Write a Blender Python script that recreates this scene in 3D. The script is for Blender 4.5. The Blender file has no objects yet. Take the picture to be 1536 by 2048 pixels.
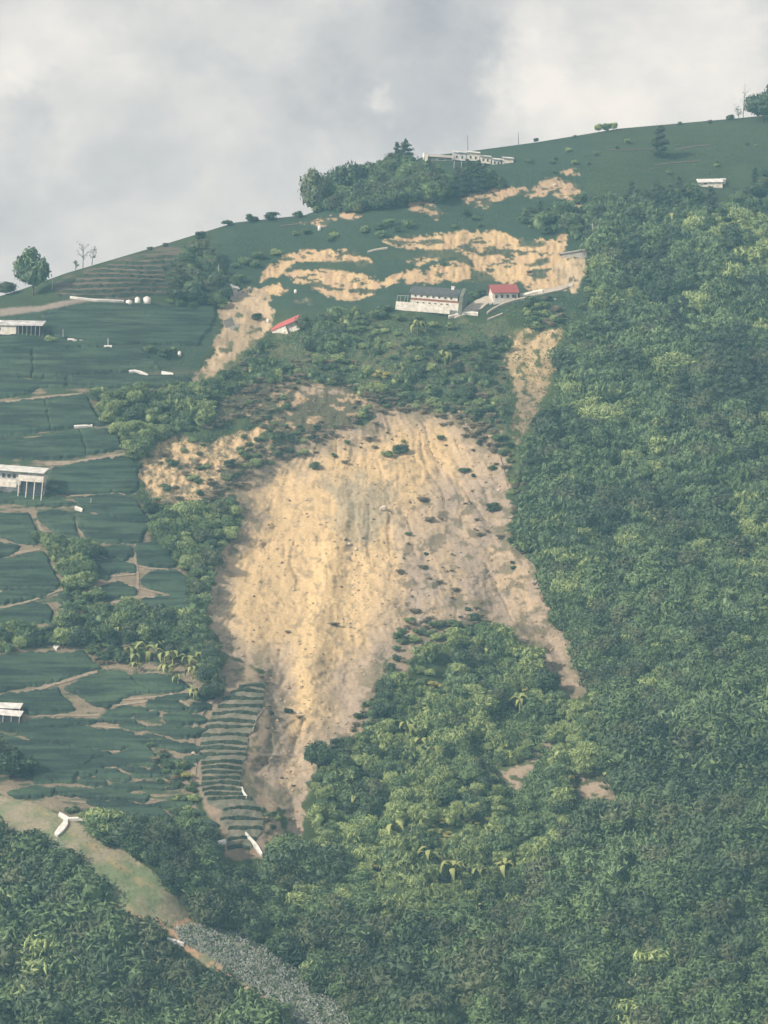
import bpy, bmesh, math, random
import numpy as np
from mathutils import Vector, Matrix, Euler
R = math.radians
random.seed(7)
rng = np.random.default_rng(11)
sc = bpy.context.scene
C = sc.collection

# ------------------------------------------------------------------ camera
W, H = 1536.0, 2048.0
F = 5390.0                       # focal length in photo pixels
PITCH = math.atan((1400 - 1024) / F)
cam_d = bpy.data.cameras.new('camera')
cam_d.sensor_fit = 'HORIZONTAL'; cam_d.sensor_width = 36
cam_d.lens = 36 * F / W
cam_d.clip_start = 0.5; cam_d.clip_end = 6000
cam = bpy.data.objects.new('camera', cam_d); C.objects.link(cam)
cam.location = (0, 0, 0); cam.rotation_euler = (math.pi / 2 + PITCH, 0, 0)
sc.camera = cam

# ------------------------------------------------------------------ light, sky, exposure
SUN_DIR = Vector((-0.74, -0.44, 0.54)).normalized()      # towards the sun
SUN_EL = math.asin(SUN_DIR.z); SUN_AZ = math.atan2(SUN_DIR.x, SUN_DIR.y)
sun_d = bpy.data.lights.new('sun', 'SUN'); sun_d.energy = 5.0; sun_d.angle = R(0.6)
sun_d.color = (1.0, 0.925, 0.80)
sun = bpy.data.objects.new('sun', sun_d); C.objects.link(sun)
sun.rotation_euler = (-SUN_DIR).to_track_quat('-Z', 'Y').to_euler()
sun.location = (-300, -50, 500)

world = bpy.data.worlds.new('World'); sc.world = world; world.use_nodes = True
wt = world.node_tree; wt.nodes.clear()
def N(t, kind, **kw):
    n = t.nodes.new(kind)
    for k, v in kw.items():
        if k in n.inputs.keys(): n.inputs[k].default_value = v
        else: setattr(n, k, v)
    return n
def L(t, a, b): t.links.new(a, b)
def ramp(t, fac, stops):
    n = t.nodes.new('ShaderNodeValToRGB')
    e = n.color_ramp.elements
    while len(e) < len(stops): e.new(0.5)
    for i, (p, c) in enumerate(stops):
        e[i].position = p; e[i].color = (*c, 1) if len(c) == 3 else c
    L(t, fac, n.inputs['Fac']); return n
sky = N(wt, 'ShaderNodeTexSky', sky_type='NISHITA', sun_disc=False)
sky.sun_elevation = SUN_EL; sky.sun_rotation = SUN_AZ
bg1 = N(wt, 'ShaderNodeBackground', Strength=0.10); L(wt, sky.outputs[0], bg1.inputs['Color'])
tc = N(wt, 'ShaderNodeTexCoord')
mp = N(wt, 'ShaderNodeMapping'); mp.inputs['Scale'].default_value = (11, 11, 15); mp.inputs['Location'].default_value = (3.1, 0.4, 1.7)
L(wt, tc.outputs['Generated'], mp.inputs['Vector'])
n1 = N(wt, 'ShaderNodeTexNoise', Scale=1.5, Detail=7.0, Roughness=0.6, Distortion=0.15)
L(wt, mp.outputs[0], n1.inputs['Vector'])
mpw = N(wt, 'ShaderNodeMapping'); mpw.inputs['Scale'].default_value = (34, 34, 40); L(wt, tc.outputs['Generated'], mpw.inputs['Vector'])
nw = N(wt, 'ShaderNodeTexNoise', Scale=1.0, Detail=6.0, Roughness=0.6); L(wt, mpw.outputs[0], nw.inputs['Vector'])
w1 = N(wt, 'ShaderNodeVectorMath', operation='SUBTRACT'); L(wt, nw.outputs['Color'], w1.inputs[0]); w1.inputs[1].default_value = (.5, .5, .5)
w2 = N(wt, 'ShaderNodeVectorMath', operation='SCALE'); L(wt, w1.outputs[0], w2.inputs[0]); w2.inputs['Scale'].default_value = 0.052
w3 = N(wt, 'ShaderNodeVectorMath', operation='ADD'); L(wt, w2.outputs[0], w3.inputs[0]); L(wt, tc.outputs['Generated'], w3.inputs[1])
def blob(px, py, rad, amp, soft=0.15):
    """a bank of cloud (brighter or darker) with a torn edge, centred on one direction of the sky"""
    d = Vector(((px - 768) / F, 1, (1024 - py) / F)); d.rotate(Euler((PITCH, 0, 0))); d.normalize()
    dist = N(wt, 'ShaderNodeVectorMath', operation='DISTANCE'); L(wt, w3.outputs[0], dist.inputs[0]); dist.inputs[1].default_value = d
    mr = N(wt, 'ShaderNodeMapRange', interpolation_type='SMOOTHSTEP'); L(wt, dist.outputs['Value'], mr.inputs['Value'])
    mr.inputs['From Min'].default_value = soft * rad / F; mr.inputs['From Max'].default_value = rad / F; mr.inputs['To Min'].default_value = amp; mr.inputs['To Max'].default_value = 0
    return mr.outputs[0]
acc = n1.outputs['Fac']
for b in [(800, 140, 280, -0.24, .3), (900, 40, 180, -0.10, .1), (900, 190, 140, -0.06, .1), (640, 290, 250, -0.12), (1260, 150, 330, 0.22, .6), (1060, 150, 120, 0.10, .3), (748, 205, 66, 0.36, .0), (150, 120, 260, 0.16), (110, 290, 120, 0.08), (60, 240, 100, -0.16), (300, 470, 330, -0.05),
          (430, 60, 200, 0.08), (20, 130, 110, 0.10), (1200, -40, 260, -0.16), (30, 520, 220, -0.04)]:
    a2 = N(wt, 'ShaderNodeMath', operation='ADD'); L(wt, acc, a2.inputs[0]); L(wt, blob(*b), a2.inputs[1]); acc = a2.outputs[0]
cr = ramp(wt, acc, [(0.14, (0.45, 0.452, 0.478)), (0.40, (0.63, 0.622, 0.617)), (0.60, (0.80, 0.78, 0.745)), (0.82, (1.0, 0.95, 0.88))])
bg2 = N(wt, 'ShaderNodeBackground', Strength=1.0); L(wt, cr.outputs[0], bg2.inputs['Color'])
mx = N(wt, 'ShaderNodeMixShader', Fac=0.88); L(wt, bg1.outputs[0], mx.inputs[1]); L(wt, bg2.outputs[0], mx.inputs[2])
wo = N(wt, 'ShaderNodeOutputWorld'); L(wt, mx.outputs[0], wo.inputs['Surface'])
sc.view_settings.view_transform = 'Standard'; sc.view_settings.look = 'None'
sc.view_settings.exposure = 0.0; sc.view_settings.gamma = 1.0; sc.view_settings.use_curve_mapping = False
sc.render.engine = 'CYCLES'
sc.cycles.volume_bounces = 1; sc.cycles.max_bounces = 5; sc.cycles.diffuse_bounces = 2

# ------------------------------------------------------------------ numeric helpers
def _hash(ix, iy, seed):
    h = (ix.astype(np.int64) * 374761393 + iy.astype(np.int64) * 668265263 + seed * 974634777) & 0xFFFFFFFF
    h = ((h ^ (h >> 13)) * 1274126177) & 0xFFFFFFFF
    h = ((h ^ (h >> 16)) * 2246822519) & 0xFFFFFFFF
    return ((h ^ (h >> 15)) & 0xFFFFFF) / float(0xFFFFFF)
def vnoise(x, y, seed=0):
    x = np.asarray(x, float); y = np.asarray(y, float)
    ix = np.floor(x); iy = np.floor(y); fx = x - ix; fy = y - iy
    fx = fx * fx * (3 - 2 * fx); fy = fy * fy * (3 - 2 * fy)
    a = _hash(ix, iy, seed); b = _hash(ix + 1, iy, seed); c = _hash(ix, iy + 1, seed); d = _hash(ix + 1, iy + 1, seed)
    return (a * (1 - fx) + b * fx) * (1 - fy) + (c * (1 - fx) + d * fx) * fy
def fbm(x, y, seed=0, octv=4, gain=0.5):
    s = 0; amp = 1; tot = 0
    for o in range(octv):
        s = s + amp * vnoise(x * 2 ** o + 17.3 * o, y * 2 ** o - 9.1 * o, seed + o); tot += amp; amp *= gain
    return s / tot
def sstep(a, b, x):
    t = np.clip((x - a) / (b - a), 0, 1); return t * t * (3 - 2 * t)
def sdf(poly, u, v, pad=60.0):
    """signed distance in photo pixels to an outline, positive inside"""
    u = np.asarray(u, float); v = np.asarray(v, float)
    p = np.array(poly, float); out = np.full(u.shape, -pad)
    m = (u > p[:, 0].min() - pad) & (u < p[:, 0].max() + pad) & (v > p[:, 1].min() - pad) & (v < p[:, 1].max() + pad)
    if not m.any(): return out
    x = u[m]; y = v[m]; d2 = np.full(x.shape, 1e12); ins = np.zeros(x.shape, bool)
    n = len(p)
    for i in range(n):
        ax, ay = p[i]; bx, by = p[(i + 1) % n]
        ex, ey = bx - ax, by - ay
        t = np.clip(((x - ax) * ex + (y - ay) * ey) / (ex * ex + ey * ey + 1e-9), 0, 1)
        d2 = np.minimum(d2, (x - ax - t * ex) ** 2 + (y - ay - t * ey) ** 2)
        c = ((ay > y) != (by > y)) & (x < ex * (y - ay) / (ey + (1e-9 if ey == 0 else 0)) + ax)
        ins ^= c
    d = np.sqrt(d2); out[m] = np.where(ins, d, -np.minimum(d, pad)); return out
def sdf_any(polys, u, v, pad=60.0):
    o = np.full(np.shape(u), -pad)
    for p in polys: o = np.maximum(o, sdf(p, u, v, pad))
    return o

# ------------------------------------------------------------------ outlines of the place
CREST = np.array([(-900, 800), (-300, 680), (0, 592), (40, 580), (130, 547), (330, 488), (470, 445), (610, 430), (650, 415), (720, 382), (800, 334), (850, 312), (920, 305), (1070, 285), (1240, 257), (1480, 236), (1536, 230), (1900, 185), (2500, 130)], float)
def crest(u): return np.interp(u, CREST[:, 0], CREST[:, 1])
MAIN = [(455,985),(500,945),(600,885),(680,850),(740,850),(760,815),(810,805),(900,825),(950,850),(985,890),(1010,910),(1020,990),(1030,1040),(1020,1080),(1075,1130),(1100,1180),(1110,1230),(1160,1310),(1175,1390),(1130,1395),(1100,1350),(1060,1290),(1020,1265),(960,1230),(900,1262),(820,1300),(770,1320),(740,1400),(700,1470),(650,1500),(625,1550),(605,1620),(600,1692),(580,1680),(570,1620),(530,1590),(500,1540),(530,1500),(545,1430),(520,1340),(450,1310),(420,1270),(410,1210),(430,1130),(470,1070),(500,1040),(480,1000)]
LOBE = [(278,945),(300,885),(345,866),(420,882),(470,870),(520,845),(542,858),(490,905),(440,935),(420,1000),(380,1020),(350,1010),(300,1005)]
UPPER = [
 [(520,565),(530,545),(570,505),(620,498),(690,500),(738,515),(745,528),(715,532),(690,522),(640,524),(590,528),(555,552)],
 [(570,545),(600,538),(640,540),(700,543),(720,550),(760,562),(800,545),(806,556),(760,578),(742,590),(700,601),(650,590),(620,570),(590,562)],
 [(500,585),(530,572),(560,566),(575,580),(560,590),(530,592)],
 [(765,482),(800,476),(830,472),(900,465),(960,461),(1000,458),(1050,485),(1110,476),(1134,468),(1132,500),(1142,540),(1125,575),(1060,584),(1040,566),(985,566),(960,555),(935,522),(900,508),(850,500),(800,494)],
 [(815,522),(850,510),(880,498),(890,512),(860,524),(830,530)],
 [(800,548),(830,534),(850,548),(862,534),(920,522),(965,536),(978,560),(930,568),(890,562),(852,568),(812,566)],
 [(895,520),(925,508),(940,524),(915,534)]]
VEGBAND = [[(765,499),(830,502),(905,499),(946,518),(952,536),(900,519),(850,515),(800,521),(768,520)], [(1030,488),(1092,482),(1096,490),(1035,497)], [(1046,528),(1098,514),(1100,523),(1060,536)], [(1058,549),(1086,538),(1094,553),(1068,561)], [(945,540),(985,548),(1000,575),(960,575),(940,560)], [(640,525),(690,522),(735,520),(760,545),(700,540),(640,536),(580,540)]]
CASCADE = [(1105,525),(1170,508),(1176,530),(1160,575),(1145,592),(1120,575)]
RIDGE = [[(600,446),(640,436),(725,423),(722,432),(640,449)], [(812,406),(850,398),(870,412),(892,430),(876,441),(850,424),(828,424)],
 [(922,398),(955,382),(990,372),(1060,376),(1062,392),(1000,398),(972,416),(930,404)], [(1056,388),(1090,355),(1125,358),(1150,366),(1162,380),(1156,416),(1140,402),(1100,386),(1062,398)],
 [(1120,340),(1150,336),(1160,350),(1130,352)]]
CHUTE = [(385,758),(425,705),(445,650),(438,625),(470,590),(500,572),(530,575),(548,625),(540,662),(500,688),(470,716),(440,738),(410,760)]
CHUTE2 = [(1012,725),(1020,672),(1050,655),(1132,655),(1112,700),(1114,735),(1100,760),(1082,800),(1060,850),(1035,890),(1022,850),(1032,795)]
PATCH = [[(760,1290),(800,1282),(830,1290),(900,1270),(905,1288),(820,1302)], [(930,1460),(960,1448),(985,1470),(975,1482),(940,1474)], [(945,1412),(1010,1400),(1090,1398),(1085,1412),(1000,1424)],
 [(985,1510),(1020,1520),(1065,1490),(1090,1510),(1055,1555),(1038,1592),(1005,1565)], [(1128,1572),(1155,1532),(1205,1536),(1240,1565),(1252,1612),(1200,1600),(1155,1606)], [(1075,1475),(1110,1480),(1105,1500),(1085,1498)],
 [(560,790),(610,768),(680,772),(720,790),(700,800),(640,788),(590,800)], [(590,602),(625,600),(650,604),(640,609),(600,608)]]
WEED = [(520,760),(600,750),(760,780),(920,815),(1000,860),(990,900),(900,830),(760,820),(690,855),(600,890),(500,950),(450,1000),(400,1010),(430,940),(540,860),(480,830),(400,860),(440,800)]
TEA_GROUND = [(-400,640),(0,625),(170,602),(300,608),(430,605),(430,680),(390,755),(380,780),(200,790),(250,890),(275,940),(280,1000),(310,1050),(300,1090),(360,1130),(385,1200),(405,1260),(425,1330),(410,1380),(400,1420),(380,1500),(400,1640),(330,1660),(180,1640),(0,1590),(-400,1500)]
CROP_GROUND = [(430,1380),(470,1360),(535,1365),(530,1400),(525,1440),(505,1500),(495,1560),(510,1600),(535,1640),(530,1715),(450,1715),(440,1660),(405,1610),(385,1560),(385,1480),(410,1430)]
GRASS_RIDGE = [(-300,1560),(0,1592),(60,1602),(150,1642),(250,1702),(330,1762),(370,1800),(430,1852),(560,1932),(700,2030),(800,2110),(560,2110),(530,2005),(440,1950),(370,1902),(335,1862),(240,1832),(205,1790),(150,1712),(110,1682),(0,1655),(-300,1600)]
PALE_BANK = [(345,1858),(400,1848),(480,1862),(560,1915),(640,1980),(720,2045),(790,2110),(640,2110),(590,2045),(535,1998),(470,1956),(420,1915),(362,1885)]
UP_TERR = [(130,552),(230,520),(330,492),(420,505),(400,560),(330,590),(240,600),(165,598),(100,575)]
ROAD_UP = [(-300,640),(0,618),(80,612),(165,594),(215,590),(215,598),(165,604),(80,622),(0,632),(-300,655)]

S, Y0 = 0.75, 900.0
def ray(u, v):
    x = (np.asarray(u, float) - 768) / F; w = (1024 - np.asarray(v, float)) / F
    return x, math.cos(PITCH) - w * math.sin(PITCH), math.sin(PITCH) + w * math.cos(PITCH)
def streak(u, v):
    a = (u - 715 + 40 * (fbm(u / 90, v / 90, 15, 2) - .5)) / (0.72 * np.maximum(v - 790, -60) + 230.0)
    return a * 1.15
def depth(u, v):
    """distance to the hillside along the sight line through photo pixel (u, v)"""
    u = np.asarray(u, float); v = np.asarray(v, float)
    x, dy, dz = ray(u, v)
    t = S * Y0 / (S * dy - np.minimum(dz, 0.30))
    tea = sstep(-25, 25, sdf(TEA_GROUND, u, v))
    g = sdf(GRASS_RIDGE, u, v, 140)
    bank = sdf(PALE_BANK, u, v)
    m = sdf(MAIN, u, v)
    t = t + (fbm(u / 520, v / 520, 3, 2) - 0.5) * 46
    t = t + (fbm(u / 170, v / 170, 5, 3) - 0.5) * 15 * (1 - 0.7 * tea)
    t = t + 9 * sstep(-40, 60, m)
    cd = np.clip((v - crest(u)) / 70, 0, 1); t = t + 26 * (1 - cd) ** 2
    t = t - 12 * sstep(-140, 20, g) * sstep(1500, 1640, v) - 3.0 * sstep(-4, 26, bank)
    # the slumped soil: gullies that run down the fall line, lumps, and the stepped head scarps
    soil = np.maximum.reduce([sstep(-4, 8, m)] + [sstep(-2, 5, sdf(p, u, v, 30)) for p in UPPER + RIDGE + [CASCADE, CHUTE, CHUTE2]])
    a = streak(u, v)
    gul = fbm(a * 13, v / 210, 21, 4, 0.55) - 0.5
    gul2 = fbm(a * 34, v / 60, 25, 3, 0.6) - 0.5
    lump = fbm(u / 16, v / 16, 31, 3, 0.6) - 0.5
    rg_ = 1 - np.abs(2 * fbm(a * 8, v / 150, 23, 4, 0.5) - 1)
    rdg = np.interp(v, [1000, 1040, 1150, 1250, 1330, 1420, 1500], [690, 672, 655, 632, 616, 620, 606]); t = t - sstep(-4, 8, m) * 4.5 * np.exp(-((u - rdg) / 42) ** 2) * sstep(960, 1080, v) * sstep(1520, 1420, v)
    t = t + sstep(-4, 8, m) * (1.5 * np.clip((rg_ - 0.84) / 0.16, 0, 1) ** 2 * sstep(.42, .62, fbm(u / 110, v / 110, 29, 2)) + 3.0 * (fbm(u / 70, v / 60, 27, 3) - .5))
    t = t + soil * (0.5 + 1.7 * gul + 1.1 * gul2 + 1.5 * lump + 0.7 * (fbm(u / 6, v / 5, 33, 2) - .5))
    up = np.maximum.reduce([sstep(-2, 6, sdf(p, u, v, 30)) for p in UPPER + [LOBE]])
    t = t + up * (0.9 + 2.2 * (fbm(u / 11, v / 30, 41, 3) - 0.5) + 1.8 * (fbm(u / 7, v / 7, 43, 2) - 0.5))
    t = t + (fbm(u / 22, v / 14, 51, 3) - 0.5) * 1.5 * (1 - 0.8 * tea) * (1 - 0.7 * sstep(-5, 10, g))
    wd = sstep(-6, 10, sdf(WEED, u, v, 30)) + sstep(-6, 10, sdf(LOBE, u, v, 30))
    t = t + np.clip(wd, 0, 1) * 2.6 * (fbm(u / 12, v / 12, 61, 3) - 0.5)
    ut = sstep(-2, 8, sdf(UP_TERR, u, v, 30)); t = t + ut * 0.5 * np.sin(v * 2 * math.pi / 10.5 + u * 0.02 + 1.2 * vnoise(u / 60, v / 60, 5))
    return t
def P(u, v):
    t = depth(u, v); x, dy, dz = ray(u, v)
    return np.stack([t * x, t * dy, t * dz], -1)
def at(u, v): return Vector(P(np.array([u]), np.array([v]))[0])
def mpp(u, v): return float(depth(np.array([u]), np.array([v]))[0]) / F

# ------------------------------------------------------------------ colours of the ground (what each place is covered with)
def mixc(c, d, f): return c * (1 - f[..., None]) + np.array(d)[None, :] * f[..., None] if np.ndim(d) == 1 else c * (1 - f[..., None]) + d * f[..., None]
def ground_colour(u, v):
    n_f = fbm(u / 6, v / 5, 71, 3); n_m = fbm(u / 28, v / 22, 73, 3); n_l = fbm(u / 120, v / 120, 75, 3)
    n_h = fbm(u / 40, v / 5, 77, 3)
    c = np.zeros(u.shape + (3,)) + np.array((0.040, 0.062, 0.026))
    c = mixc(c, (0.070, 0.100, 0.040), sstep(0.45, 0.7, n_m))
    tea = sstep(-6, 6, sdf(TEA_GROUND, u, v) + (n_m - 0.5) * 20)
    dirt = np.array((0.225, 0.182, 0.135)); 
    c = mixc(c, (0.042, 0.066, 0.034), sstep(640, 560, v + (u - 800) * 0.12))
    dn = n_h * 0.6 + n_m * 0.4
    c = mixc(c, (0.050, 0.078, 0.045), tea * 0.95)
    c = mixc(c, dirt, tea * sstep(0.40, 0.56, dn + 0.00 + 0.10 * sstep(1000, 1120, v) * sstep(1420, 1360, v) + 0.05 * sstep(1360, 1420, v) - 0.07 * sstep(1000, 900, v)) * 0.9)
    top = sstep(780, 730, v) * tea; c = mixc(c, (0.036, 0.062, 0.040), top * 0.95)
    # upper slump: tea bushes rafted downhill
    c = mixc(c, (0.034, 0.060, 0.040), sstep(650, 600, v) * sstep(400, 470, u) * (1 - sstep(1150, 1200, u)) * 0.9)
    mid = sdf([(440,770),(500,690),(620,650),(800,640),(1010,650),(1020,800),(1000,900),(900,830),(760,810),(600,760)], u, v) + (n_m - .5) * 40
    c = mixc(c, mixc(np.zeros(u.shape + (3,)) + np.array((0.050, 0.078, 0.038)), (0.115, 0.115, 0.068), sstep(0.44, 0.62, n_m * .5 + n_f * .5)), sstep(-10, 10, mid) * .9)
    c = c * (0.80 + 0.45 * fbm(u / 70, v / 7, 78, 4, 0.6))[..., None]
    ut = sstep(-4, 4, sdf(UP_TERR, u, v)); c = mixc(c, (0.115, 0.10, 0.082), ut * sstep(0.35, 0.6, fbm(u / 60, v / 7, 79, 3)))
    rd = sstep(-3, 2, sdf(ROAD_UP, u, v) + (n_f - .5) * 4); c = mixc(c, (0.24, 0.21, 0.185), rd)
    cg = sstep(-6, 4, sdf(CROP_GROUND, u, v) + (n_m - .5) * 16); c = mixc(c, (0.25, 0.20, 0.15), cg)
    # soil of the slide
    yel = np.array((0.50, 0.378, 0.215)); tan = np.array((0.42, 0.335, 0.232)); pink = np.array((0.325, 0.268, 0.215)); grn = np.array((0.34, 0.30, 0.212))
    a = streak(u, v); st = fbm(a * 11, v / 190, 81, 4, 0.55); st2 = fbm(a * 26, v / 70, 83, 4, 0.6)
    Yp = [[(455,985),(500,945),(640,890),(760,830),(920,825),(940,930),(850,960),(800,1020),(815,1080),(760,1150),(720,1260),(700,1330),(660,1450),(590,1450),(555,1400),(600,1330),(480,1300),(425,1240),(445,1120),(500,1040)]]
    ys = sdf_any(Yp, u, v, 90)
    s = np.zeros(u.shape + (3,)) + pink
    s = mixc(s, tan, sstep(0.40, 0.62, st * 0.6 + n_m * 0.4))
    s = mixc(s, tan, sstep(-60, 10, ys)); s = mixc(s, yel, sstep(-40, 50, ys + (st - 0.5) * 130 + (n_l - .5) * 170 - 12))
    s = mixc(s, grn, sstep(-10, 30, sdf([(640,960),(720,940),(790,970),(800,1040),(760,1110),(700,1090),(655,1040)], u, v) + (n_m - .5) * 60) * 0.85)
    s = mixc(s, pink, 0.75 * sstep(-10, 25, sdf([(655,1340),(700,1290),(770,1310),(740,1400),(690,1500),(640,1510),(660,1440)], u, v) + (n_m - .5) * 50))
    s = mixc(s, pink, 0.8 * sstep(-8, 20, sdf([(500,1340),(560,1360),(585,1440),(540,1520),(520,1600),(490,1560),(530,1440)], u, v) + (n_m - .5) * 40))
    s = mixc(s, (0.58, 0.445, 0.262), 0.6 * sstep(0.54, 0.72, st2 * .6 + st * .4) * sstep(-20, 30, ys))
    s = mixc(s, (0.60, 0.455, 0.245), 0.75 * sstep(34, 6, np.abs(u - np.interp(v, [1040, 1150, 1250, 1330, 1420, 1500], [655, 640, 622, 608, 612, 600]) + (st2 - .5) * 60)) * sstep(1040, 1120, v) * sstep(1470, 1400, v))
    ck = np.abs(fbm(a * 9, v / 130, 86, 4, 0.55) - .5); s = mixc(s, (0.22, 0.18, 0.125), 0.65 * sstep(0.018, 0.004, ck) * sstep(0.48, 0.6, n_l * .5 + n_m * .5))
    fr_ = sstep(46, 8, sdf(MAIN, u, v, 90) + (n_m - .5) * 50); s = mixc(s, (0.285, 0.235, 0.185), 0.75 * fr_)
    s = s * (0.86 + 0.28 * fbm(u / 45, v / 38, 88, 5, 0.6))[..., None]
    s = mixc(s, (0.33, 0.25, 0.17), 0.55 * sstep(0.56, 0.74, n_m * 0.5 + n_f * 0.5))
    s = mixc(s, (0.20, 0.17, 0.115), 0.5 * sstep(0.62, 0.74, fbm(u / 12, v / 9, 85, 3)))
    m = sdf(MAIN, u, v) + (n_m - 0.5) * 30 + (n_f - .5) * 14
    br = sdf_any([[(498,1340),(545,1350),(560,1430),(535,1500),(560,1640),(580,1700),(540,1715),(528,1640),(485,1590),(488,1500),(525,1430)], [(640,1545),(650,1500),(700,1460),(745,1390),(775,1320),(810,1300),(840,1310),(775,1400),(705,1495)], [(430,1300),(500,1330),(540,1360),(470,1362),(440,1380),(400,1400),(420,1340)]], u, v) + (n_m - .5) * 20
    c = mixc(c, mixc(np.zeros(u.shape + (3,)) + np.array((0.27, 0.215, 0.155)), (0.12, 0.115, 0.07), sstep(0.5, 0.6, n_m * .6 + n_f * .4)), sstep(-3, 4, br))
    c = mixc(c, s, sstep(-3, 3, m))
    # weeds and shrubs that came down with the soil
    hole = fbm(u / 26, v / 18, 87, 4, 0.6)
    wr = sstep(760, 830, u) * sstep(1330, 1250, v) * sstep(930, 980, v)
    c = mixc(c, (0.14, 0.125, 0.085), sstep(0.60, 0.66, hole) * sstep(-2, 6, m) * wr * 0.8)
    edge = sstep(60, 0, m) * sstep(-2, 4, m)
    c = mixc(c, (0.13, 0.12, 0.075), edge * sstep(0.50, 0.58, hole) * 0.8)
    wd = sdf(WEED, u, v) + (n_m - .5) * 20
    c = mixc(c, (0.105, 0.10, 0.065), sstep(-2, 6, wd) * (1 - sstep(-3, 5, m)) * 0.8)
    c = mixc(c, (0.42, 0.31, 0.20), sstep(-2, 6, wd) * sstep(0.56, 0.62, fbm(u / 20, v / 9, 89, 4, 0.6)) * 0.9)
    lb = sdf(LOBE, u, v) + (n_m - .5) * 24
    c = mixc(c, (0.20, 0.165, 0.115), sstep(-2, 4, lb))
    c = mixc(c, (0.50, 0.375, 0.225), sstep(-2, 4, lb) * sstep(0.36, 0.48, fbm(u / 15, v / 12, 91, 3, 0.6)))
    for k, p in enumerate(UPPER):
        d = sdf(p, u, v, 30) + (n_f - .5) * 12 + (n_m - .5) * 12
        f = sstep(-1.5, 1.5, d)
        col = mixc(np.zeros(u.shape + (3,)) + yel * 0.97, (0.43, 0.315, 0.195), sstep(0.42, 0.62, fbm(u / 13, v / 26, 93, 4, .6)))
        c = mixc(c, col, f * (1 - 0.9 * sstep(0.585, 0.62, fbm(u / 34, v / 11, 95 + k, 5, 0.6))))
    vb = sdf_any(VEGBAND, u, v, 30) + (n_f - .5) * 8 + (n_m - .5) * 6; c = mixc(c, (0.045, 0.070, 0.042), sstep(-1, 2, vb) * .92)
    for p, col, w in [(CASCADE, (0.45, 0.36, 0.24), 0.95), (CHUTE, (0.47, 0.37, 0.25), 0.95), (CHUTE2, (0.50, 0.385, 0.23), 0.9)]:
        d = sdf(p, u, v, 30) + (n_f - .5) * 12 + (n_m - .5) * 14
        cc = mixc(np.zeros(u.shape + (3,)) + np.array(col), np.array(col) * 0.72, sstep(0.45, 0.6, n_m))
        if p is CHUTE2: cc = mixc(cc, (0.25, 0.2, 0.14), sstep(740, 800, v) * 0.9)
        c = mixc(c, cc, sstep(-1.5, 2, d) * w * (1 - 0.85 * sstep(0.6, 0.66, fbm(u / 14, v / 14, 97, 3))))
    for p in RIDGE + PATCH:
        d = sdf(p, u, v, 30) + (n_f - .5) * 14 + (n_m - .5) * 12
        c = mixc(c, (0.46, 0.335, 0.22) if p in RIDGE else (0.31, 0.25, 0.19), sstep(-1.5, 2 if p in RIDGE else 9, d) * 0.92 * (1 - 0.9 * sstep(0.54, 0.6, fbm(u / 18, v / 7, 99, 3))))
    # grassy spur in front
    g = sdf(GRASS_RIDGE, u, v) + (n_f - .5) * 8
    gc = mixc(np.zeros(u.shape + (3,)) + np.array((0.25, 0.225, 0.16)), (0.145, 0.185, 0.10), sstep(0.36, 0.60, n_l * 0.5 + n_m * 0.5 + 0.25 * sstep(1690, 1760, v) - 0.12))
    gc = mixc(gc, (0.40, 0.27, 0.17), sstep(0.5, 0.62, n_m + 0.20 * sstep(40, 10, sdf([(240,1828),(340,1868),(370,1905),(440,1955),(540,2010),(560,2060),(520,2060),(420,1960),(330,1880),(250,1845)], u, v) * -1)) * sstep(1800, 1840, v) + sstep(0.52, 0.6, n_m) * sstep(18, 0, np.abs(v - (1640 + (u - 110) * 0.72))) * 0.4)
    c = mixc(c, gc, sstep(-2, 3, g))
    c = mixc(c, (0.21, 0.215, 0.185), sstep(-2, 3, sdf(PALE_BANK, u, v)))
    return c

# ------------------------------------------------------------------ materials
def mat(name, col, rough=0.8, spec=0.2, noise=None, bump=0.0, bscale=2.0):
    m = bpy.data.materials.new(name); m.use_nodes = True; t = m.node_tree
    p = t.nodes['Principled BSDF']; p.inputs['Roughness'].default_value = rough; p.inputs['Specular IOR Level'].default_value = spec
    p.inputs['Base Color'].default_value = (*col, 1)
    if noise:
        sc_, c2 = noise
        g = N(t, 'ShaderNodeNewGeometry'); n = N(t, 'ShaderNodeTexNoise', Scale=sc_, Detail=4.0, Roughness=0.65); L(t, g.outputs['Position'], n.inputs['Vector'])
        r = ramp(t, n.outputs['Fac'], [(0.35, col), (0.65, c2)]); L(t, r.outputs[0], p.inputs['Base Color'])
    if bump:
        g = N(t, 'ShaderNodeNewGeometry'); n = N(t, 'ShaderNodeTexNoise', Scale=bscale, Detail=5.0, Roughness=0.7); L(t, g.outputs['Position'], n.inputs['Vector'])
        b = N(t, 'ShaderNodeBump', Strength=1.0, Distance=bump); L(t, n.outputs['Fac'], b.inputs['Height']); L(t, b.outputs[0], p.inputs['Normal'])
    return m
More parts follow.
